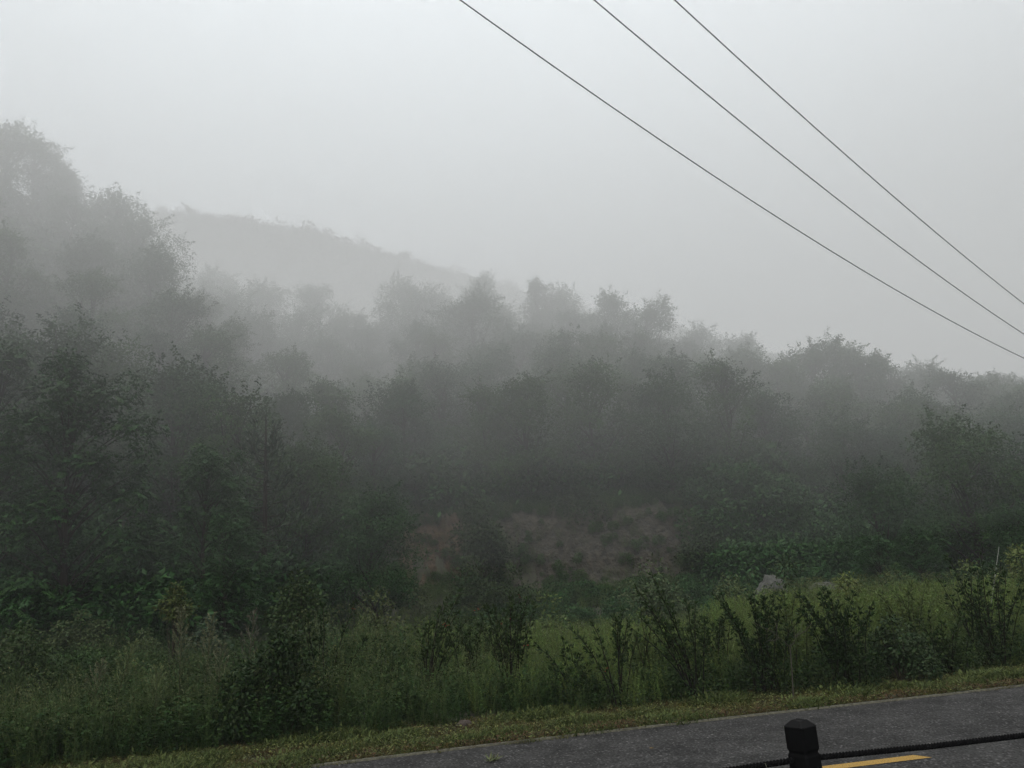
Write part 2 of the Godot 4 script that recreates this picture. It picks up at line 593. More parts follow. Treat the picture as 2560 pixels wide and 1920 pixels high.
func tuft_mesh(seed_: int, tone: Color) -> ArrayMesh:
	rng.seed = seed_
	var s := Soup.new()
	for i in 26:
		var b := Vector3(rn(-0.08, 0.08), 0, rn(-0.08, 0.08))
		var d := Vector3(rn(-0.9, 0.9), 1, rn(-0.9, 0.9)).normalized()
		s.blade(b, d, d.cross(rdir()).normalized(), rn(0.03, 0.1), rn(0.004, 0.008), Vector3(rn(-0.5, 0.5), -0.15, rn(-0.5, 0.5)), vary(tone, 0.45))
	for i in 5:
		var d := Vector3(rn(-1, 1), rn(0.0, 0.5), rn(-1, 1)).normalized()
		s.leaf(Vector3(rn(-0.08, 0.08), rn(0.01, 0.05), rn(-0.08, 0.08)), d, d.cross(Vector3.UP).normalized(), rn(0.012, 0.032), rn(0.008, 0.016), 0.08, vary(Color(0.055, 0.07, 0.023), 0.5))
	return s.mesh()

func litter_mesh(seed_: int, cols: Array) -> ArrayMesh:
	rng.seed = seed_
	var s := Soup.new()
	for i in 14:
		var d := Vector3(rn(-1, 1), rn(-0.05, 0.35), rn(-1, 1)).normalized()
		s.leaf(Vector3(rn(-0.12, 0.12), rn(0.005, 0.03), rn(-0.12, 0.12)), d, d.cross(Vector3.UP + rdir() * 0.5).normalized(), rn(0.015, 0.05), rn(0.008, 0.02), 0.1, vary(cols[rng.randi() % cols.size()], 0.35))
	return s.mesh()

# ---------------------------------------------------------------- the road
const EDGE := [Vector2(-40, 0.9), Vector2(-20, 4.5), Vector2(-10, 6.3), Vector2(-4, 7.4), Vector2(-1.74, 7.84), Vector2(-0.22, 8.2), Vector2(1.48, 8.55), Vector2(2.54, 8.75), Vector2(4.44, 9.1), Vector2(5.51, 9.33), Vector2(9, 10.1), Vector2(14, 11.3), Vector2(22, 13.4), Vector2(34, 17.0)]

func edge_at(x: float) -> float:
	for i in range(1, EDGE.size()):
		if x <= EDGE[i].x:
			return lerpf(EDGE[i - 1].y, EDGE[i].y, (x - EDGE[i - 1].x) / (EDGE[i].x - EDGE[i - 1].x))
	return EDGE[-1].y

func ribbon(near: float, far: float, y: float, drop := 0.0) -> ArrayMesh:
	# a strip along the road's far edge; near and far are offsets across it (positive towards the hill)
	var st := SurfaceTool.new()
	st.begin(Mesh.PRIMITIVE_TRIANGLES)
	var rows := []
	for i in 149:
		var x := lerpf(-40, 34, i / 148.0)
		var d := edge_at(x)
		var t := Vector2(0.5, edge_at(x + 0.25) - edge_at(x - 0.25)).normalized()
		var n := Vector2(-t.y, t.x)
		var row := []
		for off in ([near, far] if drop == 0.0 else [near, near, far, far]):
			row.append(Vector3(x + n.x * off, y, -(d + n.y * off)))
		if drop != 0.0:
			row[0].y -= drop
			row[3].y -= drop
		rows.append(row)
	for i in rows.size() - 1:
		for j in rows[0].size() - 1:
			for p in [rows[i][j], rows[i][j + 1], rows[i + 1][j + 1], rows[i][j], rows[i + 1][j + 1], rows[i + 1][j]]:
				st.add_vertex(p)
	st.generate_normals()
	return st.commit()

# ---------------------------------------------------------------- fence
func post_mesh(w: float, chamfer: float, rings: Array) -> ArrayMesh:
	# rings: [height, scale]; an eight-sided section (a square with cut corners)
	var st := SurfaceTool.new()
	st.begin(Mesh.PRIMITIVE_TRIANGLES)
	st.set_smooth_group(-1)
	var sec := []
	var a := w * 0.5
	var b := a - chamfer
	for p in [Vector2(a, -b), Vector2(a, b), Vector2(b, a), Vector2(-b, a), Vector2(-a, b), Vector2(-a, -b), Vector2(-b, -a), Vector2(b, -a)]:
		sec.append(p)
	for i in rings.size() - 1:
		for j in 8:
			var p: Vector2 = sec[j]
			var q: Vector2 = sec[(j + 1) % 8]
			var r: Array = rings[i]
			var s: Array = rings[i + 1]
			var A := Vector3(p.x * r[1], r[0], p.y * r[1])
			var B := Vector3(q.x * r[1], r[0], q.y * r[1])
			var C := Vector3(q.x * s[1], s[0], q.y * s[1])
			var D := Vector3(p.x * s[1], s[0], p.y * s[1])
			for t in [A, B, C, A, C, D]:
				st.add_vertex(t)
	var top: Array = rings[-1]
	for j in 8:
		st.add_vertex(Vector3(0, top[0], 0))
		st.add_vertex(Vector3(sec[j].x * top[1], top[0], sec[j].y * top[1]))
		st.add_vertex(Vector3(sec[(j + 1) % 8].x * top[1], top[0], sec[(j + 1) % 8].y * top[1]))
	st.generate_normals()
	return st.commit()

func rope_mesh(pts: Array, r: float, lay: float) -> ArrayMesh:
	# three strands twisted together
	var st := SurfaceTool.new()
	st.begin(Mesh.PRIMITIVE_TRIANGLES)
	st.set_smooth_group(0)
	var total := 0.0
	for i in pts.size() - 1:
		total += pts[i].distance_to(pts[i + 1])
	var step := 0.008
	var n := int(total / step)
	var sides := 7
	for strand in 3:
		var rows := []
		for k in n + 1:
			var dist := total * k / n
			var i := 0
			var left := dist
			while i < pts.size() - 2 and left > pts[i].distance_to(pts[i + 1]):
				left -= pts[i].distance_to(pts[i + 1])
				i += 1
			var dir: Vector3 = (pts[i + 1] - pts[i]).normalized()
			var c: Vector3 = pts[i] + dir * left
			var u := dir.cross(Vector3.UP).normalized()
			var w := u.cross(dir)
			var ph := TAU * (dist / lay + strand / 3.0)
			c += (u * cos(ph) + w * sin(ph)) * r * 0.42
			var row := []
			for j in sides:
				var an := TAU * j / sides
				row.append(c + (u * cos(an) + w * sin(an)) * r * 0.66)
			rows.append(row)
		for k in n:
			for j in sides:
				var j2 := (j + 1) % sides
				for p in [rows[k][j], rows[k + 1][j2], rows[k + 1][j], rows[k][j], rows[k][j2], rows[k + 1][j2]]:
					st.add_vertex(p)
	st.generate_normals()
	return st.commit()

func boulder(called: String, label: String, at: Vector3, size: Vector3, mat: Material, seed_: int) -> void:
	var n := FastNoiseLite.new()
	n.seed = seed_
	n.frequency = 0.9
	var st := SurfaceTool.new()
	st.begin(Mesh.PRIMITIVE_TRIANGLES)
	st.set_smooth_group(0)
	var grid := []
	for i in 13:
		var row := []
		for j in 18:
			var th := PI * i / 12
			var ph := TAU * j / 18
			var p := Vector3(sin(th) * cos(ph), cos(th), sin(th) * sin(ph))
			var k := 1.0 + 0.35 * n.get_noise_3dv(p * 1.2) + 0.12 * n.get_noise_3dv(p * 4.0)
			row.append(Vector3(p.x * size.x, p.y * size.y, p.z * size.z) * k * 0.5)
		grid.append(row)
	for i in 12:
		for j in 18:
			var j2 := (j + 1) % 18
			for p in [grid[i][j], grid[i][j2], grid[i + 1][j2], grid[i][j], grid[i + 1][j2], grid[i + 1][j]]:
				st.add_vertex(p)
	st.generate_normals()
	var o := part(called, st.commit(), mat, self, at)
	tag(o, label, "rock")

func wire(label: String, a: Vector2, dir: Vector2, q: Vector3, s0: float, s1: float) -> void:
	var s := Soup.new()
	var pts := PackedVector3Array()
	for k in 61:
		var t := lerpf(s0, s1, k / 60.0)
		pts.append(Vector3(a.x + dir.x * t, q.x * t * t + q.y * t + q.z, -(a.y + dir.y * t)))
	s.tube(pts, 0.0072, 0.0072, 8, Color(0.1, 0.1, 0.104))
	tag(part("power_line", s.mesh(), M.cable, self), label, "wire", "overhead wires")

# ---------------------------------------------------------------- build
func _ready() -> void:
	rng.seed = 11
	# camera
	var cam := Camera3D.new()
	cam.name = "camera"
	cam.fov = 53.0
	cam.near = 0.05
	cam.far = 900.0
	add_child(cam)
	cam.position = Vector3(0, 1.6, 0)
	cam.basis = Basis(Vector3.RIGHT, deg_to_rad(14.0)) * Basis(Vector3.BACK, deg_to_rad(-4.0))
	cam.current = true
	# sky and air
	var sky := ProceduralSkyMaterial.new()
	sky.sky_top_color = Color(0.95, 0.98, 1.0)
	sky.sky_horizon_color = Color(0.71, 0.735, 0.765)
	sky.sky_curve = 0.35
	sky.ground_bottom_color = Color(0.2, 0.2, 0.2)
	sky.ground_horizon_color = Color(0.5, 0.51, 0.52)
	sky.sky_energy_multiplier = 1.0
	var env := Environment.new()
	env.background_mode = Environment.BG_SKY
	env.sky = Sky.new()
	env.sky.sky_material = sky
	env.tonemap_mode = Environment.TONE_MAPPER_LINEAR
	env.tonemap_exposure = 4.2
	env.fog_enabled = true
	env.fog_density = 0.001
	env.volumetric_fog_enabled = true
	env.volumetric_fog_density = 0.0
	env.fog_light_color = Color(0.98, 0.99, 1.0)
	env.sdfgi_enabled = true
	env.ssao_enabled = true
	env.ssil_enabled = true
	var we := WorldEnvironment.new()
	we.name = "world"
	we.environment = env
	add_child(we)
	var sun := DirectionalLight3D.new()
	sun.name = "sun"
	sun.light_energy = 0.5
	sun.light_color = Color(1.0, 1.0, 0.985)
	sun.light_angular_distance = 60.0
	sun.shadow_enabled = true
	add_child(sun)
	sun.rotation = Vector3(deg_to_rad(-70), deg_to_rad(-30), 0)

	# the cloud base: the air thickens with height
	mist("faint mist lying over the foot of the slopes", 2.1, 42.0, 0.0011)
	mist("faint mist a little above the foot of the slopes", 4.2, 42.0, 0.0018)
	mist("thin veil of mist over the lower slopes", 7.0, 42.0, 0.0042)
	mist("mist across the middle of the slopes", 13.0, 42.0, 0.0078)
	mist("thicker mist across the upper slopes", 20.5, 42.0, 0.0058)
	mist("dense mist under the cloud base on the far ridge", 27.0, 42.0, 0.0062)
	wisp("drifting bank of mist in the dip left of the right wood", Vector3(25, 16, -80), Vector3(34, 11, 26), 0.014)

	# materials
	M.bark = leaf_material(Color.WHITE, 0.9, 0.0)
	M.bark.backlight_enabled = false
	M.twig = M.bark
	M.green = leaf_material(Color.WHITE, 0.5)
	M.olive = leaf_material(Color(1.12, 1.08, 0.92), 0.5)
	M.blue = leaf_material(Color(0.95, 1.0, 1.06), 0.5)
	M.near_green = leaf_material(Color.WHITE, 0.42)
	M.shrub = leaf_material(Color.WHITE, 0.5)
	M.weed = leaf_material(Color.WHITE, 0.6)
	M.petal = leaf_material(Color.WHITE, 0.5)
	M.cable = leaf_material(Color.WHITE, 0.7, 0.0)
	M.cable.backlight_enabled = false
	M.asphalt = asphalt()
	M.soil = noisy(Color(0.014, 0.012, 0.007), Color(0.03, 0.034, 0.014), 0.02, 0.35, 21)
	M.bank = noisy(Color(0.0115, 0.0098, 0.0062), Color(0.033, 0.0268, 0.0165), 0.03, 0.14, 22, 14.0)
	M.clay = noisy(Color(0.02, 0.0125, 0.0065), Color(0.056, 0.034, 0.0145), 0.03, 0.14, 23, 14.0)
	M.concrete = noisy(Color(0.025, 0.024, 0.016), Color(0.085, 0.08, 0.055), 0.03, 1.2, 24)
	M.rock = noisy(Color(0.022, 0.023, 0.02), Color(0.062, 0.063, 0.056), 0.02, 0.8, 25)
	M.red_rock = noisy(Color(0.014, 0.009, 0.006), Color(0.036, 0.023, 0.016), 0.02, 2.0, 26)
	M.black = flat_material(Color(0.004, 0.004, 0.0042), 0.75)
	M.black.metallic_specular = 0.08
	M.cap = flat_material(Color(0.007, 0.007, 0.0072), 0.6)
	M.cap.metallic_specular = 0.12
	M.yellow = noisy(Color(0.15, 0.09, 0.016), Color(0.34, 0.2, 0.026), 0.07, 2.0, 27, 4.0, 0.7)

	# ---- setting
	ground()
	tag(part("road", ribbon(-3.6, 0.0, 0.012), M.asphalt), "", "", "", "structure")
	tag(part("road_edging", ribbon(0.004, 0.06, 0.026, 0.035), M.concrete), "", "", "", "structure")
	banks()

	# ---- trees
	for k in ["round", "tall", "ragged", "pointed"]:
		protos[k] = []
		for i in 3:
			protos[k].append(make_tree(k, 100 + i * 7 + k.length() * 31, 640.0, 0.145))
	protos["frond"] = [make_frond_tree(301, 2.7), make_frond_tree(302, 3.1), make_frond_tree(303, 2.9)]
	protos["upswept"] = [make_upswept(310)]
	protos["near_round"] = [make_tree("round", 320, 560.0, 0.15), make_tree("round", 321, 560.0, 0.15)]
	protos["near_tall"] = [make_tree("tall", 322, 560.0, 0.15)]
	rng.seed = 41
	placed_trees()
	filled_trees()

	wild_bushes()
	name_alike()
	undergrowth()
	bank_plants()
	verge()
	shrubs()
	small_things()

func mist(label: String, low: float, high: float, density: float) -> void:
	var f := FogVolume.new()
	f.name = numbered("mist")
	f.shape = RenderingServer.FOG_VOLUME_SHAPE_BOX
	f.size = Vector3(640, high - low, 380)
	f.position = Vector3(0, (low + high) / 2, -130)
	var m := FogMaterial.new()
	m.albedo = Color(0.98, 0.985, 0.99)
	m.density = density
	f.material = m
	add_child(f)
	tag(f, label, "mist", "", "stuff")

func wisp(label: String, at: Vector3, size: Vector3, density: float) -> void:
	var f := FogVolume.new()
	f.name = numbered("mist")
	f.shape = RenderingServer.FOG_VOLUME_SHAPE_ELLIPSOID
	f.size = size
	f.position = at
	var m := FogMaterial.new()
	m.albedo = Color(0.98, 0.985, 0.99)
	m.density = density
	f.material = m
	add_child(f)
	tag(f, label, "mist", "", "stuff")

func ground() -> void:
	var st := SurfaceTool.new()
	st.begin(Mesh.PRIMITIVE_TRIANGLES)
	st.set_smooth_group(0)
	var n := FastNoiseLite.new()
	n.seed = 3
	n.frequency = 0.09
	n.fractal_octaves = 4
	var ds := []
	var d := -60.0
	while d < 330:
		ds.append(d)
		d += 8.0 if d < -8 or d > 170 else (2.0 if d > 12 else 4.0)
	var rows := []
	for dd in ds:
		var row := []
		for i in 111:
			var x: float = lerpf(-1, 1, i / 110.0)
			x = (absf(x) * 0.35 + pow(absf(x), 2.2) * 0.65) * signf(x) * 330.0
			var y := height(x, dd)
			y += n.get_noise_2d(x, dd) * (0.12 * clampf((dd - 14) / 6, 0, 1) + 0.8 * clampf((dd - 47) / 15, 0, 1))
			row.append(Vector3(x, y, -dd))
		rows.append(row)
	for i in rows.size() - 1:
		for j in 110:
			for p in [rows[i][j], rows[i][j + 1], rows[i + 1][j + 1], rows[i][j], rows[i + 1][j + 1], rows[i + 1][j]]:
				st.add_vertex(p)
	st.generate_normals()
	tag(part("hillside_ground", st.commit(), M.soil), "", "", "", "structure")

func bank_patch(x0: float, x1: float, d0: float, d1: float, seed_: int, mat: Material, called: String) -> void:
	var n := FastNoiseLite.new()
	n.seed = seed_
	n.frequency = 0.35
	n.fractal_octaves = 5
	var st := SurfaceTool.new()
	st.begin(Mesh.PRIMITIVE_TRIANGLES)
	st.set_smooth_group(0)
	var rows := []
	for i in 41:
		var row := []
		for j in 61:
			var u := j / 60.0
			var t := i / 40.0
			var x := lerpf(x0, x1, u) + n.get_noise_2d(t * 9, seed_) * 0.8
			var dd := lerpf(d0, d1, t) + n.get_noise_2d(u * 14, 77) * 0.9
			var rim := minf(minf(u, 1 - u) * 6, minf(t, 1 - t) * 5)
			# the sheet dips below the ground at its ragged rim
			var up := lerpf(-0.9, 0.6, clampf(rim + n.get_noise_2d(x * 0.8, dd * 0.8) * 0.9, 0, 1))
			var gully := absf(n.get_noise_2d(x * 1.6, dd * 0.25)) * 0.9
			row.append(Vector3(x, height(x, dd) + up - gully + n.get_noise_2d(x * 3, dd * 3) * 0.3, -dd))
		rows.append(row)
	for i in 40:
		for j in 60:
			for p in [rows[i][j], rows[i][j + 1], rows[i + 1][j + 1], rows[i][j], rows[i + 1][j + 1], rows[i + 1][j]]:
				st.add_vertex(p)
	st.generate_normals()
	tag(part(called, st.commit(), mat), "", "", "", "structure")

func banks() -> void:
	bank_patch(-7.8, -3.0, 42.2, 48.2, 51, M.clay, "clay_bank")
	bank_patch(-1.8, 10.0, 42.4, 48.0, 52, M.bank, "earth_bank")

func bank_plants() -> void:
	rng.seed = 91
	var l := []
	for i in 800:
		var d := rn(40.5, 49.5)
		var x := rn(-8.0, 12.0)
		if rng.randf() < 0.6 and d < 46: continue
		l.append(xf(on_ground(x, d, -0.35), rn(0.12, 0.4)))
	scatter("bank_plants", brush_mesh(404), M.olive, l, "sparse small plants rooted in the bare brown bank", "plants")
	var lip := []
	for i in 260:
		var d := rn(48.6, 53.0)
		lip.append(xf(on_ground(rn(-12.0, 17.0), d, 0.1), rn(0.8, 1.7)))
	for i in 200:
		lip.append(xf(on_ground(rn(10.5, 24.0), rn(40.0, 50.0), 0.1), rn(0.8, 1.6)))
	for i in 150:
		lip.append(xf(on_ground(rn(-4.0, 12.0), rn(35.0, 42.5), 0.1), rn(0.25, 0.75)))
	scatter("lip_brush", brush_mesh(405), M.green, lip, "leafy brush along the lip and the foot of the bare bank", "brush")
	var g := []
	for i in 500:
		g.append(xf(on_ground(rn(-8.0, 12.0), rn(40.5, 48.0), -0.3), rn(0.5, 0.9), 0.7))
	scatter("bank_grass", weed_mesh(426, 3), M.weed, g, "thin dry grass hanging on the bare brown bank", "grass")

func in_bank(x: float, d: float) -> bool:
	return d > 41.8 and d < 47.5 and ((x > -7.4 and x < -3.2) or (x > -1.6 and x < 11.0))

var spots := []

func put_tree(kind: String, x: float, d: float, tall: float, tint: String, label: String, group := "", called := "") -> Node3D:
	spots.append(Vector2(x, d))
	var names := {"round": "broadleaf_tree", "tall": "broadleaf_tree", "ragged": "broadleaf_tree", "pointed": "pointed_tree", "frond": "compound_leaf_tree", "upswept": "upswept_tree", "near_round": "broadleaf_tree", "near_tall": "broadleaf_tree"}
	return tree(kind, x, d, tall + (0.55 if d > 48 else 0.0), tint, called if called else names[kind], label, group)

func placed_trees() -> void:
	var g := "trees on the skyline in the mist"
	# the left spur, from the frame's left edge down to the right
	put_tree("tall", -38.6, 54, 10.0, "green", "tallest tree at the top left, its ragged tip highest on the skyline", g)
	put_tree("ragged", -37.9, 57, 9.7, "blue", "gappy tree with sky showing through, just right of the tallest top left tree", g)
	put_tree("round", -36.6, 59, 9.2, "green", "dense rounded tree third from the left along the top left skyline", g)
	put_tree("ragged", -31.9, 58, 10.6, "blue", "pale ragged tree where the left skyline begins to fall steeply", g)
	put_tree("round", -29.5, 57, 10.1, "green", "rounded tree at the outer shoulder of the left skyline", g)
	put_tree("tall", -25.4, 52, 8.9, "blue", "narrow tree hanging on the steep right flank of the left spur", g)
	put_tree("round", -22.6, 49, 8.0, "green", "lowest rounded tree on the right flank of the left spur", g)
	# the middle ridge
	put_tree("round", -31.5, 80, 12.0, "blue", "wide hazy crown at the left end of the middle ridge", g)
	put_tree("tall", -26.6, 78, 12.1, "green", "tall hazy tree second from the left end of the middle ridge", g)
	put_tree("ragged", -20.6, 80, 11.1, "blue", "faint ragged tree left of centre on the middle ridge", g)
	put_tree("tall", -30.0, 73, 10.5, "green", "dim tree in the hollow, nearest to the left spur's shoulder", g)
	put_tree("round", -26.5, 69, 10.0, "blue", "dim rounded tree in the hollow between left spur and middle ridge", g)
	put_tree("tall", -23.3, 66, 9.6, "green", "dim narrow tree lowest in the hollow beside the left spur", g)
	put_tree("round", -21.0, 73, 10.0, "green", "dim rounded tree at the right side of the hollow beside the spur", g)
	put_tree("round", -11.1, 79, 11.7, "green", "broad hazy crown on the middle ridge above the clay bank", g)
	put_tree("tall", -8.1, 81, 9.1, "blue", "small narrow tree beside the broad crown above the clay bank", g)
	put_tree("round", -3.3, 70, 10.5, "green", "darker rounded tree standing just below the centre of the middle ridge", g)
	put_tree("ragged", -2.4, 82, 11.6, "blue", "very pale ragged tree at the centre of the middle ridge", g)
	put_tree("pointed", 3.4, 79, 11.5, "green", "tree with a sharp pointed top right of centre on the ridge", g)
	put_tree("round", 6.1, 82, 10.1, "blue", "faint rounded tree behind the sharp pointed one on the ridge", g)
	put_tree("ragged", 10.8, 76, 10.7, "green", "ragged tree on the ridge halfway between pointed tree and wires", g)
	put_tree("tall", 14.3, 74, 10.7, "green", "narrow tree with leaning tip next right of the ragged ridge tree", g)
	put_tree("round", 21.2, 84, 9.4, "blue", "rounded tree in the dip where the middle ridge runs out", g)
	put_tree("round", 26.9, 86, 10.4, "blue", "palest rounded tree in the dip left of the right hand wood", g)
	# the right wood
	put_tree("round", 17.7, 62, 8.6, "green", "dark rounded tree at the lower left corner of the right wood", g)
	put_tree("round", 21.9, 68, 9.5, "green", "dense dark tree at the left end of the right wood's skyline", g)
	put_tree("ragged", 23.3, 66, 9.2, "olive", "twiggy topped tree second from left on the right wood's skyline", g)
	put_tree("tall", 27.6, 68, 11.0, "green", "tall square topped tree, the left high point of the right wood", g)
	put_tree("ragged", 30.9, 70, 11.0, "olive", "gappy tree with forked top at the middle of the right wood", g)
	put_tree("ragged", 30.8, 67, 10.1, "green", "lower tree between the forked and the spired tree of the right wood", g)
	put_tree("pointed", 34.5, 70, 10.5, "green", "tree with twin dark spires at the right of the right wood", g)
	put_tree("round", 42.8, 78, 9.2, "blue", "pale rounded tree stepping down right of the twin spired tree", g)
	put_tree("tall", 38.2, 66, 9.3, "green", "darker narrow tree standing forward near the right frame edge", g)
	put_tree("round", 51.7, 82, 8.7, "blue", "very faint rounded tree close to where the lowest wire leaves the frame", g)
	put_tree("round", 49.9, 74, 8.2, "blue", "faint tree at the right frame edge on the skyline", g)
	# the far ridge, nearly lost
	var f := "ghostly trees on the far ridge"
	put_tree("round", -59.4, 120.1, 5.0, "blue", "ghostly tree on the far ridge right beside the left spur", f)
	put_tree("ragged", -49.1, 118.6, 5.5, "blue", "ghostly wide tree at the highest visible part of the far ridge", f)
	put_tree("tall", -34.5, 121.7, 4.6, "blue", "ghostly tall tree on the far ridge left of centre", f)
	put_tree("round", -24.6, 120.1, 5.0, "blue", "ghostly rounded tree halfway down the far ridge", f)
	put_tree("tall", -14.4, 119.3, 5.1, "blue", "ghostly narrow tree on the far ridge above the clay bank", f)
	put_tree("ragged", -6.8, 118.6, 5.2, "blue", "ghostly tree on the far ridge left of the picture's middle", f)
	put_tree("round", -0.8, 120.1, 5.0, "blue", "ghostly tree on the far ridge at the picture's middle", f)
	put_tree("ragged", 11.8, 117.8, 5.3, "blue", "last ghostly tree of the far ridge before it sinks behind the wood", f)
	# the dark trees near on the left
	var n := "dark trees near the left frame edge"
	put_tree("frond", -17.2, 24.5, 9.2, "near_green", "dark tree with drooping compound leaves at the left frame edge", n)
	put_tree("frond", -13.6, 23.5, 8.9, "near_green", "dark tree with wet glinting compound leaves, second from the left edge", n)
	put_tree("frond", -10.0, 25.0, 5.8, "near_green", "lower compound leaved tree sloping down towards the upswept tree", n)
	put_tree("near_round", -15.2, 34, 8.4, "green", "rounded olive tree standing behind the dark compound leaved trees", n)
	put_tree("near_tall", -12.2, 33, 8.0, "olive", "tall pale green tree between the rounded olive and upswept trees", n)
	put_tree("upswept", -9.6, 29, 7.4, "near_green", "dark pointed tree with branches sweeping up at their tips", n)
	put_tree("near_round", -6.4, 33, 6.2, "green", "low dark rounded tree right of the upswept tree", n)
	put_tree("near_round", -20.5, 33, 9.2, "green", "rounded tree above the compound leaved tree at the left edge", n)
	put_tree("frond", -8.3, 22, 3.6, "near_green", "small compound leaved tree under the upswept tree", n)
	# the nearer trees on the right
	var r := "nearer trees on the right"
	put_tree("near_round", 21.7, 38, 8.6, "olive", "broad olive tree near the right frame edge", r)
	put_tree("near_round", 16.8, 37, 6.6, "green", "rounded dark tree left of the broad olive one on the right", r)
	put_tree("near_tall", 24.8, 37, 7.4, "green", "tall tree cut by the right frame edge behind the white stake", r)
	put_tree("frond", 12.9, 29, 3.5, "near_green", "small tree with pale feathery compound leaves above the boulders", r)
	put_tree("frond", 15.4, 31, 3.9, "near_green", "small compound leaved tree right of the feathery one above boulders", r)
	put_tree("near_round", 18.6, 30, 4.2, "green", "low dark bushy tree right of the compound leaved pair", r)

func where_b(x: float, d: float) -> String:
	var u := x / d
	var col := "far left of clay bank"
	if u > -0.3: col = "left of clay bank"
	if u > -0.16: col = "above clay bank"
	if u > -0.03: col = "above earth bank's left half"
	if u > 0.1: col = "above earth bank's right half"
	if u > 0.22: col = "right of earth bank"
	if u > 0.34: col = "above the boulders"
	if u > 0.46: col = "left of the stake"
	if u > 0.58: col = "by right frame edge"
	var row := "low"
	if d > 54: row = "midway up"
	if d > 64: row = "high up"
	if d > 74: row = "topmost"
	return "%s %s" % [row, col]

func filled_trees() -> void:
	var kinds := ["round", "tall", "tall", "ragged"]
	var words := {"round": ["rounded hazy tree", "dim rounded tree"], "tall": ["narrow hazy tree", "dim narrow tree"], "ragged": ["ragged hazy tree", "dim ragged tree"]}
	# middle slope and right wood
	var d := 48.5
	while d < 84:
		var x := -0.5 * d
		while x < 0.8 * d:
			var px := x + rn(-1.6, 1.6)
			var pd := d + rn(-1.6, 1.6)
			x += 4.3
			if (spur(px, pd) > height(px, pd) - 1.5 and pd < 57) or in_bank(px, pd) or crowded(px, pd, 2.7):
				continue
			var k: String = kinds[rng.randi() % 4]
			var tint: String = ["green", "olive", "blue"][rng.randi() % 3]
			var w := where_b(px, pd)
			var tone: String = {"green": "dark green", "olive": "olive", "blue": "grey green"}[tint]
			var form: String = {"round": "rounded", "tall": "narrow", "ragged": "ragged"}[k]
			var lab := "%s %s tree, %s" % [tone, form, w]
			remember(put_tree(k, px, pd, rn(6.5, 9.0), tint, lab, "trees on the wooded slope"), lab)
		d += 4.2
	# left spur
	d = 27.0
	while d < 58:
		var x := -0.8 * d
		while x < -0.08 * d:
			var px := x + rn(-1.5, 1.5)
			var pd := d + rn(-1.5, 1.5)
			x += 4.6
			if spur(px, pd) < 2.0 or spur(px, pd) < height(px, pd) - 2.5 or crowded(px, pd, 3.0):
				continue
			var k: String = ("near_round" if rng.randf() < 0.7 else "near_tall") if pd < 40 else kinds[rng.randi() % 4]
			var tint: String = ["green", "olive", "blue"][rng.randi() % 3]
			var tone: String = {"green": "dark green", "olive": "olive", "blue": "grey green"}[tint]
			var form: String = {"round": "rounded", "tall": "narrow", "ragged": "ragged", "near_round": "rounded", "near_tall": "narrow"}[k]
			var row := "low" if pd < 34 else ("midway" if pd < 46 else "high")
			var col := "at frame edge" if px / pd < -0.6 else ("in the middle" if px / pd < -0.48 else "right flank")
			var lab := "%s %s tree %s on left spur, %s" % [tone, form, row, col]
			remember(put_tree(k, px, pd, rn(6.5, 8.5), tint, lab, "trees on the left spur"), lab)
		d += 4.6
	# far ridge
	d = 92.0
	while d < 128:
		var x := -0.6 * d
		while x < 0.75 * d:
			var px := x + rn(-2.5, 2.5)
			var pd := d + rn(-2.5, 2.5)
			x += 6.5
			var e := (height(px, pd) + 9 - 1.6) / pd
			var seen := e > (0.40 - maxf(0, px / pd) * 0.32)
			if not seen or crowded(px, pd, 4.0):
				continue
			var k: String = kinds[rng.randi() % 4]
			var form: String = {"round": "rounded", "tall": "narrow", "ragged": "ragged"}[k]
			var u := px / pd
			var col := "beside the left spur" if u < -0.4 else ("left of centre" if u < -0.2 else ("at the centre" if u < 0.05 else "towards the right"))
			var lab := "faint %s tree %s of far ridge %s" % [form, "below the crest" if pd < 114 else "on the crest", col]
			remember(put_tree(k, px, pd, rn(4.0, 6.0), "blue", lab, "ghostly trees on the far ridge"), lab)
		d += 6.5

var alike := {}

# things whose look and place are described alike are told apart from left to right
func name_alike() -> void:
	var order := [[], [""], ["left of two", "right of two"], ["leftmost of three", "middle of three", "rightmost of three"], ["leftmost of four", "second of four", "third of four", "rightmost of four"]]
	for lab in alike:
		var list: Array = alike[lab]
		list.sort_custom(func(p, q): return p.position.x / -p.position.z < q.position.x / -q.position.z)
		for i in list.size():
			var w: String
			if list.size() < 5:
				w = order[list.size()][i]
			else:
				w = ["leftmost", "second", "third", "fourth", "fifth", "sixth", "seventh", "eighth", "ninth", "tenth", "eleventh", "twelfth", "thirteenth", "fourteenth"][mini(i, 13)] + " of %d" % list.size()
			list[i].set_meta("label", lab + (", " + w if w else ""))

func remember(o: Node3D, lab: String) -> void:
	if not alike.has(lab): alike[lab] = []
	alike[lab].append(o)

func crowded(x: float, d: float, r: float) -> bool:
	for s in spots:
		if s.distance_to(Vector2(x, d)) < r:
			return true
	return false

func xf(p: Vector3, k: float, ky := 1.0) -> Transform3D:
	return Transform3D(Basis(Vector3.UP, rn(0, TAU)).scaled(Vector3(k, k * ky, k)), p)

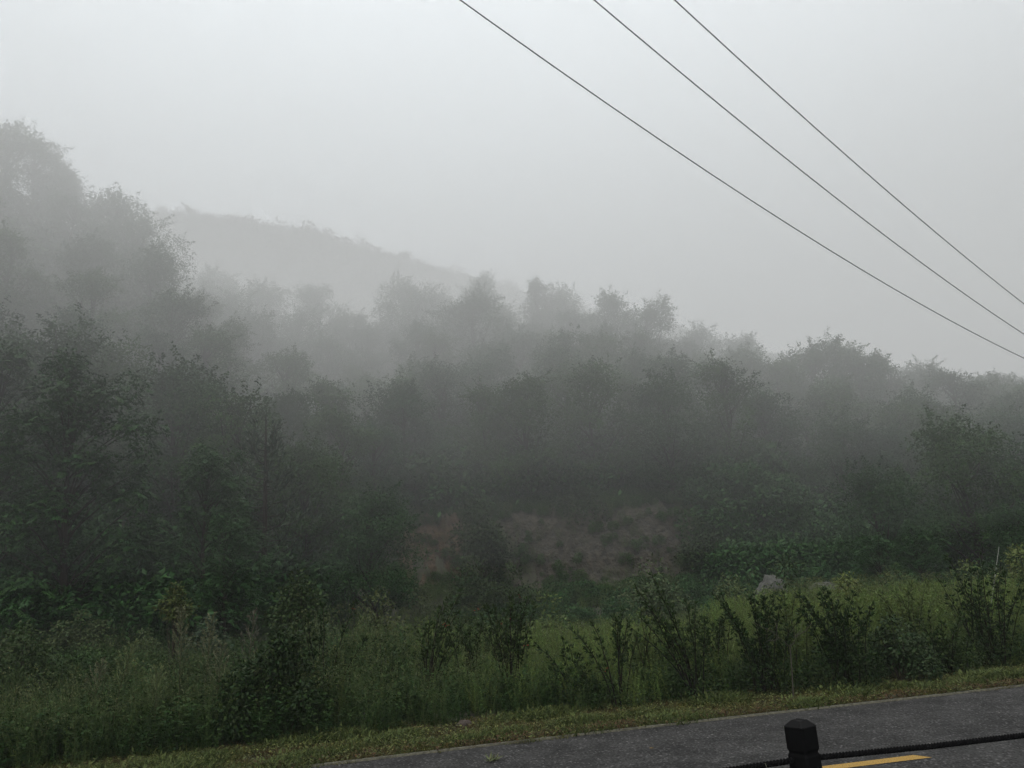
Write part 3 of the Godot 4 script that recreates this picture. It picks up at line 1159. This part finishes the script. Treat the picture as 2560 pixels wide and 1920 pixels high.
func undergrowth() -> void:
	# brush under the trees
	var meshes := [brush_mesh(401), brush_mesh(402), brush_mesh(403)]
	rng.seed = 61
	var lists := [[], [], []]
	for i in 3800:
		var d := sqrt(rn(22.0 * 22.0, 84.0 * 84.0))
		var u := rn(-0.85, 0.85)
		var x := u * d
		if in_bank(x, d):
			continue
		if d < 42 and (spur(x, d) < 0.6 or x > -8.5) and not (x > 9.5 and d > 34):
			continue
		lists[i % 3].append(xf(on_ground(x, d, 0.15), rn(0.7, 1.4) if d < 48 else rn(1.0, 2.3)))
	var far := [[], []]
	for i in 4200:
		var d := rn(84, 134)
		var x := rn(-0.7, 0.8) * d
		far[i % 2].append(xf(on_ground(x, d, 0.5), rn(2.0, 4.0)))
	for k in 2:
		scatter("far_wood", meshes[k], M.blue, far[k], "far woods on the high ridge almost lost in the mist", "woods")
	for k in 3:
		scatter("underbrush", meshes[k], M.green, lists[k], "dark leafy underbrush filling the slopes under the trees", "brush")
	# weeds on the flat between shrubs and hill
	var weeds := []
	for k in 4:
		weeds.append([weed_mesh(420 + k * 2, k), weed_mesh(421 + k * 2, k)])
	rng.seed = 62
	var patch := FastNoiseLite.new()
	patch.seed = 8
	patch.frequency = 0.16
	var wl := [[[], []], [[], []], [[], []], [[], []]]
	for i in 9800:
		var d := rn(8.4, 43.5) if rng.randf() < 0.76 else rn(8.4, 16.0)
		var x := rn(-0.85, 0.85) * d
		if i > 9300:
			d = rn(10.5, 16.0)
			x = rn(0.1, 0.8) * d
		var off := d - edge_at(x)
		if off < 1.25 + rn(0, 0.35) or spur(x, d) > 3.0 or in_bank(x, d):
			continue
		var p := patch.get_noise_2d(x, d)
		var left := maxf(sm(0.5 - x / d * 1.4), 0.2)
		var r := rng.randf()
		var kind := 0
		if r < 0.97 * left: kind = 2  # dark kind thickens leftwards, its colour standing in for shade under the trees
		elif r < 0.8 * left + (0.22 + 0.3 * p) * (1 - 0.8 * left): kind = 1
		elif r > 0.82: kind = 3
		var k := rn(0.55, 1.0) * maxf(0.72, 1.0 + 1.1 * p)
		if off < 2.6:
			kind = 2 if r < 0.6 else (0 if r > 0.85 and x > -1.0 else 3)
			k = rn(0.25, 0.55) + 0.3 * left * rng.randf()
		else:
			k *= (0.62 if off < 9.0 else 0.68) + (0.36 if d < 16.0 else 0.0) * sm(x / d * 2.2 - 0.05)
		k = minf(k, 0.95 if x / d < 0.1 else (0.82 if d < 18.0 else 0.7))
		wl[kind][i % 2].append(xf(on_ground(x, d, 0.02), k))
	var nm := ["feathery_weeds", "tall_grass", "leafy_weeds", "fine_weeds"]
	var lb := ["pale feathery weeds massed behind the roadside shrubs", "tall wild grass growing behind the roadside shrubs", "low broad leaved weeds among the grass behind the shrubs", "fine stalked weeds with small pale heads behind the shrubs"]
	for k in 4:
		for j in 2:
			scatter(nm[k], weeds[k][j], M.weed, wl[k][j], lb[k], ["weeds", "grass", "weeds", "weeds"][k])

func verge() -> void:
	var tufts := [tuft_mesh(501, Color(0.064, 0.064, 0.02)), tuft_mesh(502, Color(0.04, 0.052, 0.017)), tuft_mesh(503, Color(0.055, 0.044, 0.02))]
	var scraps := litter_mesh(511, [Color(0.09, 0.105, 0.035), Color(0.13, 0.13, 0.05), Color(0.06, 0.07, 0.028)])
	var dead := litter_mesh(512, [Color(0.05, 0.03, 0.018), Color(0.09, 0.045, 0.025), Color(0.03, 0.025, 0.015)])
	rng.seed = 63
	var patch := FastNoiseLite.new()
	patch.seed = 14
	patch.frequency = 0.8
	var tl := [[], [], []]
	for i in 10500:
		var x := rn(-9, 10)
		var off := 1.75 * pow(rng.randf(), 1.15) - 0.04
		var p := patch.get_noise_2d(x, off * 1.5)
		if off < 0.05 + 0.25 * patch.get_noise_2d(x * 0.7, 40.0): continue
		if rng.randf() < 0.25 - p: continue
		var kk := 1 if p > 0.12 + rn(-0.2, 0.2) else (2 if p < -0.15 + rn(-0.2, 0.2) else 0)
		tl[kk].append(xf(Vector3(x, 0.0, -(edge_at(x) + off)), rn(0.6, 1.2) * (0.7 if off < 0.12 else 1.0) * (1 + maxf(0, p) * 1.6)))
	for k in 3:
		scatter("verge_grass", tufts[k], M.weed, tl[k], "short mown grass on the strip beyond the road", "grass")
	var sl := []
	for i in 1500:
		var x := rn(-9, 10)
		sl.append(xf(Vector3(x, 0.03, -(edge_at(x) + 0.05 + rn(0, 1.3))), rn(0.6, 1.2)))
	scatter("grass_clippings", scraps, M.weed, sl, "pale cut leaves lying over the mown strip", "clippings")
	var dl := []
	for i in 1100:
		var x := rn(-9, 10)
		var dens := 0.35 + 0.65 * sm(sin(x * 1.3 + 1.0) * 0.8 + 0.3)
		if rng.randf() > dens: continue
		dl.append(xf(Vector3(x, 0.03, -(edge_at(x) + 0.06 + absf(rng.randfn(-0.03, 0.13)))), rn(0.5, 1.1)))
	scatter("leaf_litter", dead, M.weed, dl, "dark wet dead leaves drifted along the road edge", "leaf litter")

func tips_fan(n: int, x0: float, x1: float, y0: float, y1: float, z := 0.25) -> Array:
	var out := []
	for i in n:
		out.append(Vector3(lerpf(x0, x1, (i + rng.randf()) / n), rn(y0, y1), rn(-z, z)))
	return out

func shrubs() -> void:
	rng.seed = 71
	var dark := Color(0.017, 0.03, 0.0105)
	var mid := Color(0.024, 0.039, 0.0135)
	var lit := Color(0.062, 0.084, 0.028)
	# from left to right along the verge
	bush("round_bush", "dark rounded bush at the far left, partly cut by the frame edge", Vector3(-7.7, 0, -12.2), 1.2, 1.4, 1.0, 2600, 0.07, mid, M.shrub)
	bush("broadleaf_bush", "big dark broadleaf bush at the left of the verge, widest of the row", Vector3(-2.85, 0, -9.45), 1.6, 1.16, 1.1, 9000, 0.06, dark, M.near_green)
	cane_shrub("tall bare stemmed shrub rising behind the right end of the big left bush", Vector3(-2.62, 0, -10.1), [Vector3(-0.22, 1.22, 0), Vector3(-0.12, 1.3, 0.1), Vector3(0.0, 1.44, -0.05), Vector3(0.08, 1.4, 0.1), Vector3(0.45, 1.42, 0), Vector3(0.3, 1.0, 0.1), Vector3(0.55, 0.95, -0.1), Vector3(-0.3, 0.9, 0.1)], 0.06, dark, {"from": 0.45, "flowers": [Vector3(0.44, 1.36, 0.02)]})
	bush("slim_bush", "slim upright bush in the gap right of the big left bush", Vector3(-1.98, 0, -10.7), 0.5, 0.95, 0.45, 1500, 0.05, mid, M.shrub)
	cane_shrub("thin shrub with long bare stems all swept to the right", Vector3(-1.42, 0, -10.8), [Vector3(-0.05, 0.95, 0), Vector3(0.1, 1.1, 0.1), Vector3(0.22, 1.25, 0), Vector3(0.35, 1.38, -0.1), Vector3(0.55, 1.46, 0.05), Vector3(0.5, 1.2, 0.1), Vector3(0.62, 1.1, 0), Vector3(0.7, 1.0, -0.1), Vector3(0.4, 0.9, 0.15), Vector3(-0.12, 0.7, 0.1), Vector3(0.3, 1.3, 0.1), Vector3(0.02, 1.02, -0.1)], 0.05, mid, {"bow": 0.16, "from": 0.5, "skirt": 260, "r": 0.009, "flowers": [Vector3(0.3, 1.02, 0.05), Vector3(0.33, 1.0, -0.05)]})
	cane_shrub("upright red flowering shrub at the middle of the verge", Vector3(-0.3, 0, -10.7), tips_fan(15, -0.42, 0.42, 0.9, 1.32, 0.22) + [Vector3(0.2, 1.36, 0), Vector3(0.08, 1.38, 0.1)], 0.12, mid, {"from": 0.4, "flowers": [Vector3(0.2, 1.33, 0.02), Vector3(-0.05, 0.98, 0.1), Vector3(0.05, 1.04, 0.12), Vector3(0.24, 0.72, 0.2), Vector3(-0.38, 1.2, 0.05)]})
	cane_shrub("low dark shrub with one stem leaning out to the left", Vector3(0.5, 0, -10.0), [Vector3(-0.42, 0.78, 0.05), Vector3(-0.1, 0.8, 0), Vector3(-0.02, 0.72, 0.1), Vector3(0.1, 0.6, 0), Vector3(0.2, 0.5, 0.1), Vector3(-0.25, 0.5, 0.1)], 0.1, dark, {"skirt": 1500, "skirt_w": 0.34, "skirt_h": 0.5, "from": 0.3})
	cane_shrub("shrub on a thick forked stump with a red flower low in it", Vector3(1.02, 0, -9.8), [Vector3(-0.5, 0.92, 0), Vector3(-0.25, 0.98, 0.1), Vector3(0.02, 1.05, 0), Vector3(0.12, 1.1, 0.1), Vector3(0.2, 0.95, -0.1), Vector3(0.28, 0.8, 0), Vector3(0.05, 1.0, 0.1), Vector3(-0.2, 0.5, 0.1)], 0.04, mid, {"from": 0.45, "skirt": 500, "skirt_h": 0.3, "flowers": [Vector3(-0.16, 0.46, 0.1)], "r": 0.01})
	cane_shrub("tallest shrub right of centre, its long stems leaning left", Vector3(1.97, 0, -9.85), [Vector3(-0.62, 1.38, 0), Vector3(-0.42, 1.5, 0.05), Vector3(-0.35, 1.28, 0.1), Vector3(-0.5, 1.15, 0), Vector3(-0.62, 1.02, 0.1), Vector3(-0.2, 1.1, 0), Vector3(-0.05, 1.15, 0.1), Vector3(0.08, 1.12, 0), Vector3(0.15, 0.95, 0.1), Vector3(-0.75, 0.9, 0), Vector3(-0.35, 0.95, 0.1), Vector3(0.25, 0.8, 0), Vector3(-0.5, 1.3, -0.1)], 0.06, mid, {"from": 0.35, "bow": 0.1, "skirt": 700, "r": 0.01})
	cane_shrub("dense shrub with curving leafy stems behind the bare twig", Vector3(2.85, 0, -10.0), tips_fan(18, -0.55, 0.5, 0.75, 1.22, 0.25), 0.16, dark, {"from": 0.3, "skirt": 1300, "skirt_w": 0.5, "skirt_h": 0.55})
	cane_shrub("wide dark shrub with a row of upright tips right of the bare twig", Vector3(3.78, 0, -9.95), tips_fan(20, -0.5, 0.45, 0.8, 1.24, 0.28), 0.2, dark, {"from": 0.25, "skirt": 1900, "skirt_w": 0.5, "skirt_h": 0.65})
	bush("glossy_bush", "low blue green bush with broad glossy leaves near the right end", Vector3(4.55, 0, -10.2), 0.95, 0.8, 0.7, 2600, 0.055, Color(0.026, 0.041, 0.018), M.shrub)
	cane_shrub("tall loose shrub in front of the pale grass near the right edge", Vector3(5.35, 0, -11.4), tips_fan(9, -0.4, 0.4, 0.8, 1.15, 0.2), 0.15, lit, {"from": 0.3, "skirt": 700})
	cane_shrub("tall dark shrub with pointed leafy tips at the right frame edge", Vector3(6.1, 0, -10.9), tips_fan(17, -0.5, 0.65, 0.85, 1.3, 0.3) + [Vector3(-0.32, 1.46, 0), Vector3(0.08, 1.45, 0.1), Vector3(0.4, 1.36, 0)], 0.2, dark, {"from": 0.3, "skirt": 1500, "skirt_w": 0.55, "skirt_h": 0.5, "gap": 0.028})
	cane_shrub("small loose shrub between the two right leaning and upright red flowered ones", Vector3(-0.85, 0, -11.2), tips_fan(8, -0.3, 0.35, 0.7, 1.1, 0.2), 0.12, mid, {"from": 0.35, "skirt": 500})
	cane_shrub("slender shrub in the gap right of the shrub on the forked stump", Vector3(1.45, 0, -10.6), tips_fan(8, -0.35, 0.25, 0.7, 1.15, 0.2), 0.12, lit, {"from": 0.3, "skirt": 500})
	cane_shrub("leafy shrub filling the gap left of the dense curving one", Vector3(2.4, 0, -10.6), tips_fan(11, -0.4, 0.3, 0.65, 1.05, 0.2), 0.15, mid, {"from": 0.25, "skirt": 900})
	cane_shrub("leafy shrub with light tips between dense and wide dark ones", Vector3(3.35, 0, -10.6), tips_fan(11, -0.35, 0.35, 0.7, 1.12, 0.2), 0.15, lit, {"from": 0.25, "skirt": 900})
	cane_shrub("low spreading shrub left of the right end shrub's foot", Vector3(5.3, 0, -10.5), tips_fan(12, -0.5, 0.4, 0.45, 0.85, 0.25), 0.18, mid, {"from": 0.2, "skirt": 1100, "skirt_w": 0.5})
	# bare twig
	var tw := thing("bare_twig", "pale leafless forked twig among the shrubs right of centre", "twig", Vector3(3.0, 0, -9.6))
	var s := Soup.new()
	var tc := Color(0.05, 0.045, 0.037)
	s.tube(PackedVector3Array([Vector3(0, 0, 0), Vector3(0.03, 0.3, 0), Vector3(0.05, 0.58, 0)]), 0.009, 0.006, 5, tc)
	for b in [[0.05, 0.58, -0.18, 0.8], [0.05, 0.58, 0.12, 0.68], [0.12, 0.68, 0.36, 0.83], [0.12, 0.68, 0.1, 0.88], [0.12, 0.68, 0.26, 0.86], [-0.06, 0.69, -0.2, 0.66], [-0.09, 0.72, -0.08, 0.9], [-0.12, 0.75, -0.34, 0.88]]:
		s.tube(PackedVector3Array([Vector3(b[0], b[1], 0), Vector3((b[0] + b[2]) / 2 + 0.01, (b[1] + b[3]) / 2 - 0.012, 0.02), Vector3(b[2], b[3], rn(-0.06, 0.06))]), 0.0045, 0.002, 4, tc)
	part("stem", s.mesh(), M.twig, tw)
	# mugwort plumes
	var tan := Color(0.09, 0.096, 0.055)
	plume("tallest feathery plume left of the big dark bush", Vector3(-4.15, 0, -9.6), 1.5, Vector2(-0.02, 0), 46, tan)
	plume("second tall plume just right of the tallest feathery one", Vector3(-3.93, 0, -9.75), 1.38, Vector2(0.08, 0), 40, tan)
	plume("low feathery plume right of the two tall ones", Vector3(-3.68, 0, -9.5), 1.05, Vector2(0.05, 0), 34, tan)
	plume("thin grey plume standing nearest the big dark bush", Vector3(-3.62, 0, -10.3), 1.4, Vector2(0.1, 0), 30, Color(0.085, 0.08, 0.06))
	plume("greener plume leaning right, left of the tall ones", Vector3(-4.75, 0, -9.2), 1.14, Vector2(0.22, 0), 40, Color(0.09, 0.11, 0.05))
	plume("small plume leaning right farther left", Vector3(-5.1, 0, -9.4), 0.95, Vector2(0.12, 0), 30, tan)
	plume("short bushy plume in front of the tallest one", Vector3(-4.2, 0, -9.1), 0.85, Vector2(0.0, 0), 36, Color(0.09, 0.11, 0.05))
	plume("fresh green plume at the left frame edge", Vector3(-6.0, 0, -9.4), 0.92, Vector2(0.05, 0), 46, Color(0.045, 0.066, 0.026))
	plume("fresh green plume next to the one at the left frame edge", Vector3(-5.6, 0, -9.8), 0.9, Vector2(0.1, 0), 46, Color(0.045, 0.066, 0.026))
	# saplings and bushes on the flat behind
	var bg := "small bushes on the flat behind the shrubs"
	bush("sapling", "yellow green sapling top lit against the dark trees on the left", Vector3(-6.2, 0, -14), 0.5, 0.75, 0.45, 900, 0.07, Color(0.045, 0.057, 0.018), M.weed, bg, "shrub", 1.15)
	bush("sapling", "leafy sapling behind the tall bare stemmed shrub on the left", Vector3(-4.3, 0, -15), 1.0, 1.3, 0.9, 1700, 0.09, mid, M.weed, bg, "shrub", 0.65)
	bush("small_bush", "pale bush behind the gap left of the swept stems", Vector3(-3.1, 0, -16.5), 1.1, 1.55, 1.0, 1900, 0.09, Color(0.05, 0.064, 0.025), M.weed, bg)
	bush("small_bush", "hazy round bush under the earth bank's right end", Vector3(4.1, 0, -26), 1.9, 2.0, 1.6, 2200, 0.13, Color(0.048, 0.066, 0.03), M.weed, bg)
	bush("small_bush", "hazy bush against the foot of the earth bank, left half", Vector3(0.6, 0, -24), 1.8, 1.2, 1.4, 1800, 0.12, lit, M.weed, bg)
	bush("small_bush", "pale yellow green bush left of the first boulder", Vector3(5.3, 0, -21), 1.5, 1.35, 1.2, 1900, 0.1, Color(0.05, 0.068, 0.028), M.weed, bg)
	bush("small_bush", "dark rounded bush in front of the first boulder", Vector3(8.2, 0, -25), 2.6, 1.75, 1.8, 2600, 0.12, mid, M.weed, bg)
	bush("small_bush", "bushy green plant right of the second boulder", Vector3(10.6, 0, -23), 2.4, 1.25, 1.8, 2800, 0.11, mid, M.weed, bg)
	bush("small_bush", "low green bush covering the lower half of the first boulder", Vector3(7.3, 0, -24.5), 1.5, 0.85, 1.2, 1500, 0.1, lit, M.weed, bg)
	bush("small_bush", "low green bush covering the lower half of the second boulder", Vector3(9.0, 0, -24.8), 1.8, 0.75, 1.3, 1600, 0.1, mid, M.weed, bg)
	bush("small_bush", "pale round bush between the two boulders and the stake", Vector3(13.2, 0, -24), 2.2, 1.25, 1.6, 2200, 0.11, lit, M.weed, bg)
	bush("small_bush", "dark bush at the foot of the clay bank", Vector3(-2.6, 0.2, -38), 2.6, 2.6, 2.0, 2400, 0.17, mid, M.weed, bg)
	bush("small_bush", "low dark bush at the left foot of the earth bank", Vector3(-0.6, 0, -39.5), 3.4, 2.3, 2.0, 2800, 0.17, mid, M.weed, bg)
	bush("small_bush", "tall dark bush between the clay bank and the earth bank", Vector3(-2.4, 1.6, -43), 2.6, 4.4, 2.4, 3600, 0.2, dark, M.weed, bg)
	bush("small_bush", "dark bush on the right end of the earth bank", Vector3(9.6, 1.0, -42.5), 2.4, 3.0, 2.0, 2600, 0.19, dark, M.weed, bg)
	bush("small_bush", "dark bush hanging over the middle of the earth bank", Vector3(3.6, 4.2, -46.3), 4.0, 2.4, 2.0, 3000, 0.19, dark, M.weed, bg)
	bush("grassy_clump", "tall pale grassy clump behind the right end shrub", Vector3(9.0, 0, -14.5), 2.2, 1.5, 1.4, 5200, 0.07, Color(0.08, 0.1, 0.036), M.weed, bg)
	bush("grassy_clump", "pale yellow green clump filling the gap left of the right end shrub", Vector3(5.2, 0, -13), 1.9, 1.25, 1.3, 5200, 0.06, Color(0.084, 0.102, 0.034), M.weed, bg)

func small_things() -> void:
	# fence
	var o := thing("fence_post", "black square post with a pointed cap and a groove, holding the rope", "post", Vector3(1.375, 0, -4.36), deg_to_rad(34))
	part("shaft", post_mesh(0.122, 0.01, [[-0.1, 1.0], [0.603, 1.0], [0.616, 0.9], [0.622, 0.9], [0.635, 1.0], [0.740, 1.0]]), M.black, o)
	part("cap", post_mesh(0.1235, 0.01, [[0.7415, 1.0], [0.745, 1.0], [0.772, 0.5], [0.766, 0.3]]), M.cap, o)
	var rp := part("rope", rope_mesh([Vector3(-6.0, 0.58, -3.0), Vector3(-3.4, 0.5, -3.45), Vector3(-0.8, 0.53, -3.95), Vector3(1.375, 0.585, -4.36), Vector3(2.1, 0.57, -4.5), Vector3(2.9, 0.56, -4.68), Vector3(3.8, 0.565, -4.88), Vector3(4.7, 0.585, -5.08)], 0.0152, 0.056), M.black)
	tag(rp, "thick black twisted rope strung through the post beside the road", "rope")
	# yellow centre dash with a slanted end
	var st := SurfaceTool.new()
	st.begin(Mesh.PRIMITIVE_TRIANGLES)
	var a := Vector3(1.2, 0.016, -6.36)
	var b := Vector3(2.97, 0.016, -6.685)
	for p in [a, b, b + Vector3(0.09, 0, 0.11), a, b + Vector3(0.09, 0, 0.11), a + Vector3(0, 0, 0.12)]:
		st.add_vertex(p)
	st.generate_normals()
	tag(part("road_marking", st.commit(), M.yellow), "yellow dash painted along the middle of the grey road", "road marking")
	# wires
	wire("leftmost and lowest of the three overhead wires crossing the sky", Vector2(-0.28, 7.2), Vector2(0.797, 0.604), Vector3(0.0065, -0.2774, 7.79), -14, 40)
	wire("middle one of the three overhead wires crossing the sky", Vector2(1.24, 7.44), Vector2(0.77, 0.638), Vector3(0.0056, -0.254, 7.858), -14, 40)
	wire("rightmost and highest of the three overhead wires crossing the sky", Vector2(2.18, 7.58), Vector2(0.754, 0.657), Vector3(0.0045, -0.2134, 7.9075), -14, 40)
	# rocks
	boulder("boulder", "pale boulder showing above the bushes, left of the pair", Vector3(8.2, -0.1, -27), Vector3(1.2, 2.3, 1.1), M.rock, 6)
	boulder("boulder", "flatter pale boulder above the bushes, right of the pair", Vector3(10.0, -0.5, -27), Vector3(1.9, 2.3, 1.3), M.rock, 2)
	boulder("stone", "small reddish stone lying in the mown verge", Vector3(-0.8, 0.02, -9.3), Vector3(0.19, 0.11, 0.15), M.red_rock, 3)
	# stake
	var s := Soup.new()
	s.tube(PackedVector3Array([Vector3(7.2, 0, -13), Vector3(7.76, 1.53, -13)]), 0.0048, 0.003, 6, Color(0.26, 0.26, 0.24))
	tag(part("thin_stake", s.mesh(), M.cable), "thin white stake leaning right behind the shrubs at the right edge", "stake")
	# things on the road
	var l := Soup.new()
	l.leaf(Vector3(1.0, 0.02, -7.55), Vector3(1, 0.1, 0.1).normalized(), Vector3(0, 0.2, 1).normalized(), 0.05, 0.03, 0.05, Color(0.4, 0.25, 0.03))
	tag(part("fallen_leaf", l.mesh(), M.petal), "single yellow leaf lying on the grey road", "leaf")
	var t := Soup.new()
	for i in 26:
		var d := Vector3(rn(-0.4, 1.0), rn(0.05, 0.5), rn(-0.7, 0.7)).normalized()
		t.leaf(Vector3(-0.42 + rn(-0.03, 0.03), 0.015, -7.5), d, d.cross(Vector3.UP).normalized(), rn(0.05, 0.12), rn(0.01, 0.02), 0.1, vary(Color(0.09, 0.1, 0.05), 0.3))
	tag(part("cut_sprig", t.mesh(), M.weed), "pale cut sprig lying on the road near the verge", "sprig")
	var w := Soup.new()
	w.tube(PackedVector3Array([Vector3(1.27, 0, -4.2), Vector3(1.22, 0.3, -4.18), Vector3(1.12, 0.62, -4.18)]), 0.0015, 0.001, 3, Color(0.2, 0.2, 0.15))
	for i in 16:
		var d := Vector3(rn(-1, 1), rn(0.3, 1), rn(-1, 1)).normalized()
		w.leaf(Vector3(1.24 + rn(-0.06, 0.06), 0.44 + rn(-0.1, 0.05), -4.17), d, d.cross(rdir()).normalized(), 0.04, 0.02, 0.1, vary(Color(0.18, 0.2, 0.12), 0.3))
	tag(part("weed_stalk", w.mesh(), M.weed), "thin pale weed stalk at the left of the black post", "weed")

# copies of a few wild bushes over the flat between the shrubs and the hill
func wild_bushes() -> void:
	rng.seed = 81
	var kinds := []
	for k in 4:
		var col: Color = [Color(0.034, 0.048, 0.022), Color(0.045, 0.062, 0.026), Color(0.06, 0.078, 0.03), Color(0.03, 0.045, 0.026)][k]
		var b := bush("wild_bush", "", Vector3(0, 0, 0), 1.5, 1.3, 1.3, 2400, [0.07, 0.08, 0.09, 0.1][k], col, M.weed)
		kinds.append(b)
		taken["wild_bush"] -= 1
		remove_child(b)
	for i in 150:
		var d := rn(11.5, 40.0)
		var u := rn(-0.82, 0.8)
		if d < 16 and u > -0.5: continue
		var x := u * d
		var left := sm(0.35 - u * 1.6)
		if rng.randf() > 0.25 + 0.75 * left or spur(x, d) > 3.0 or d < edge_at(x) + 3.2 or in_bank(x, d) or crowded(x, d, 1.1):
			continue
		spots.append(Vector2(x, d))
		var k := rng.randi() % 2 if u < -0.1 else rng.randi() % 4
		if u < -0.2 and rng.randf() < 0.4: k = 3  # darker bush kinds on the left, shade put into their leaf colour
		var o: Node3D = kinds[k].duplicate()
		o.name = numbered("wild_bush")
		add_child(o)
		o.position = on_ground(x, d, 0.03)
		o.rotation.y = rn(0, TAU)
		var f := rn(0.6, 1.0) * (1.0 + 0.35 * clampf((d - 14) / 20, 0, 1))
		o.scale = Vector3(f * 1.15, f, f)
		var tone: String = ["dark", "mid green", "pale green", "blackish green"][k]
		var col := "at the far left"
		if u > -0.5: col = "behind the plumes"
		if u > -0.3: col = "behind big broadleaf bush"
		if u > -0.15: col = "before clay bank"
		if u > -0.02: col = "before earth bank's left half"
		if u > 0.1: col = "before earth bank's right half"
		if u > 0.24: col = "before the boulders"
		if u > 0.42: col = "before right wood"
		if u > 0.6: col = "by right frame edge"
		var row := "near" if d < 17 else ("middling" if d < 26 else "distant")
		var lab := "%s %s wild bush %s" % [row, tone, col]
		tag(o, lab, "bush", "wild bushes on the flat")
		remember(o, lab)
	for b in kinds:
		b.free()
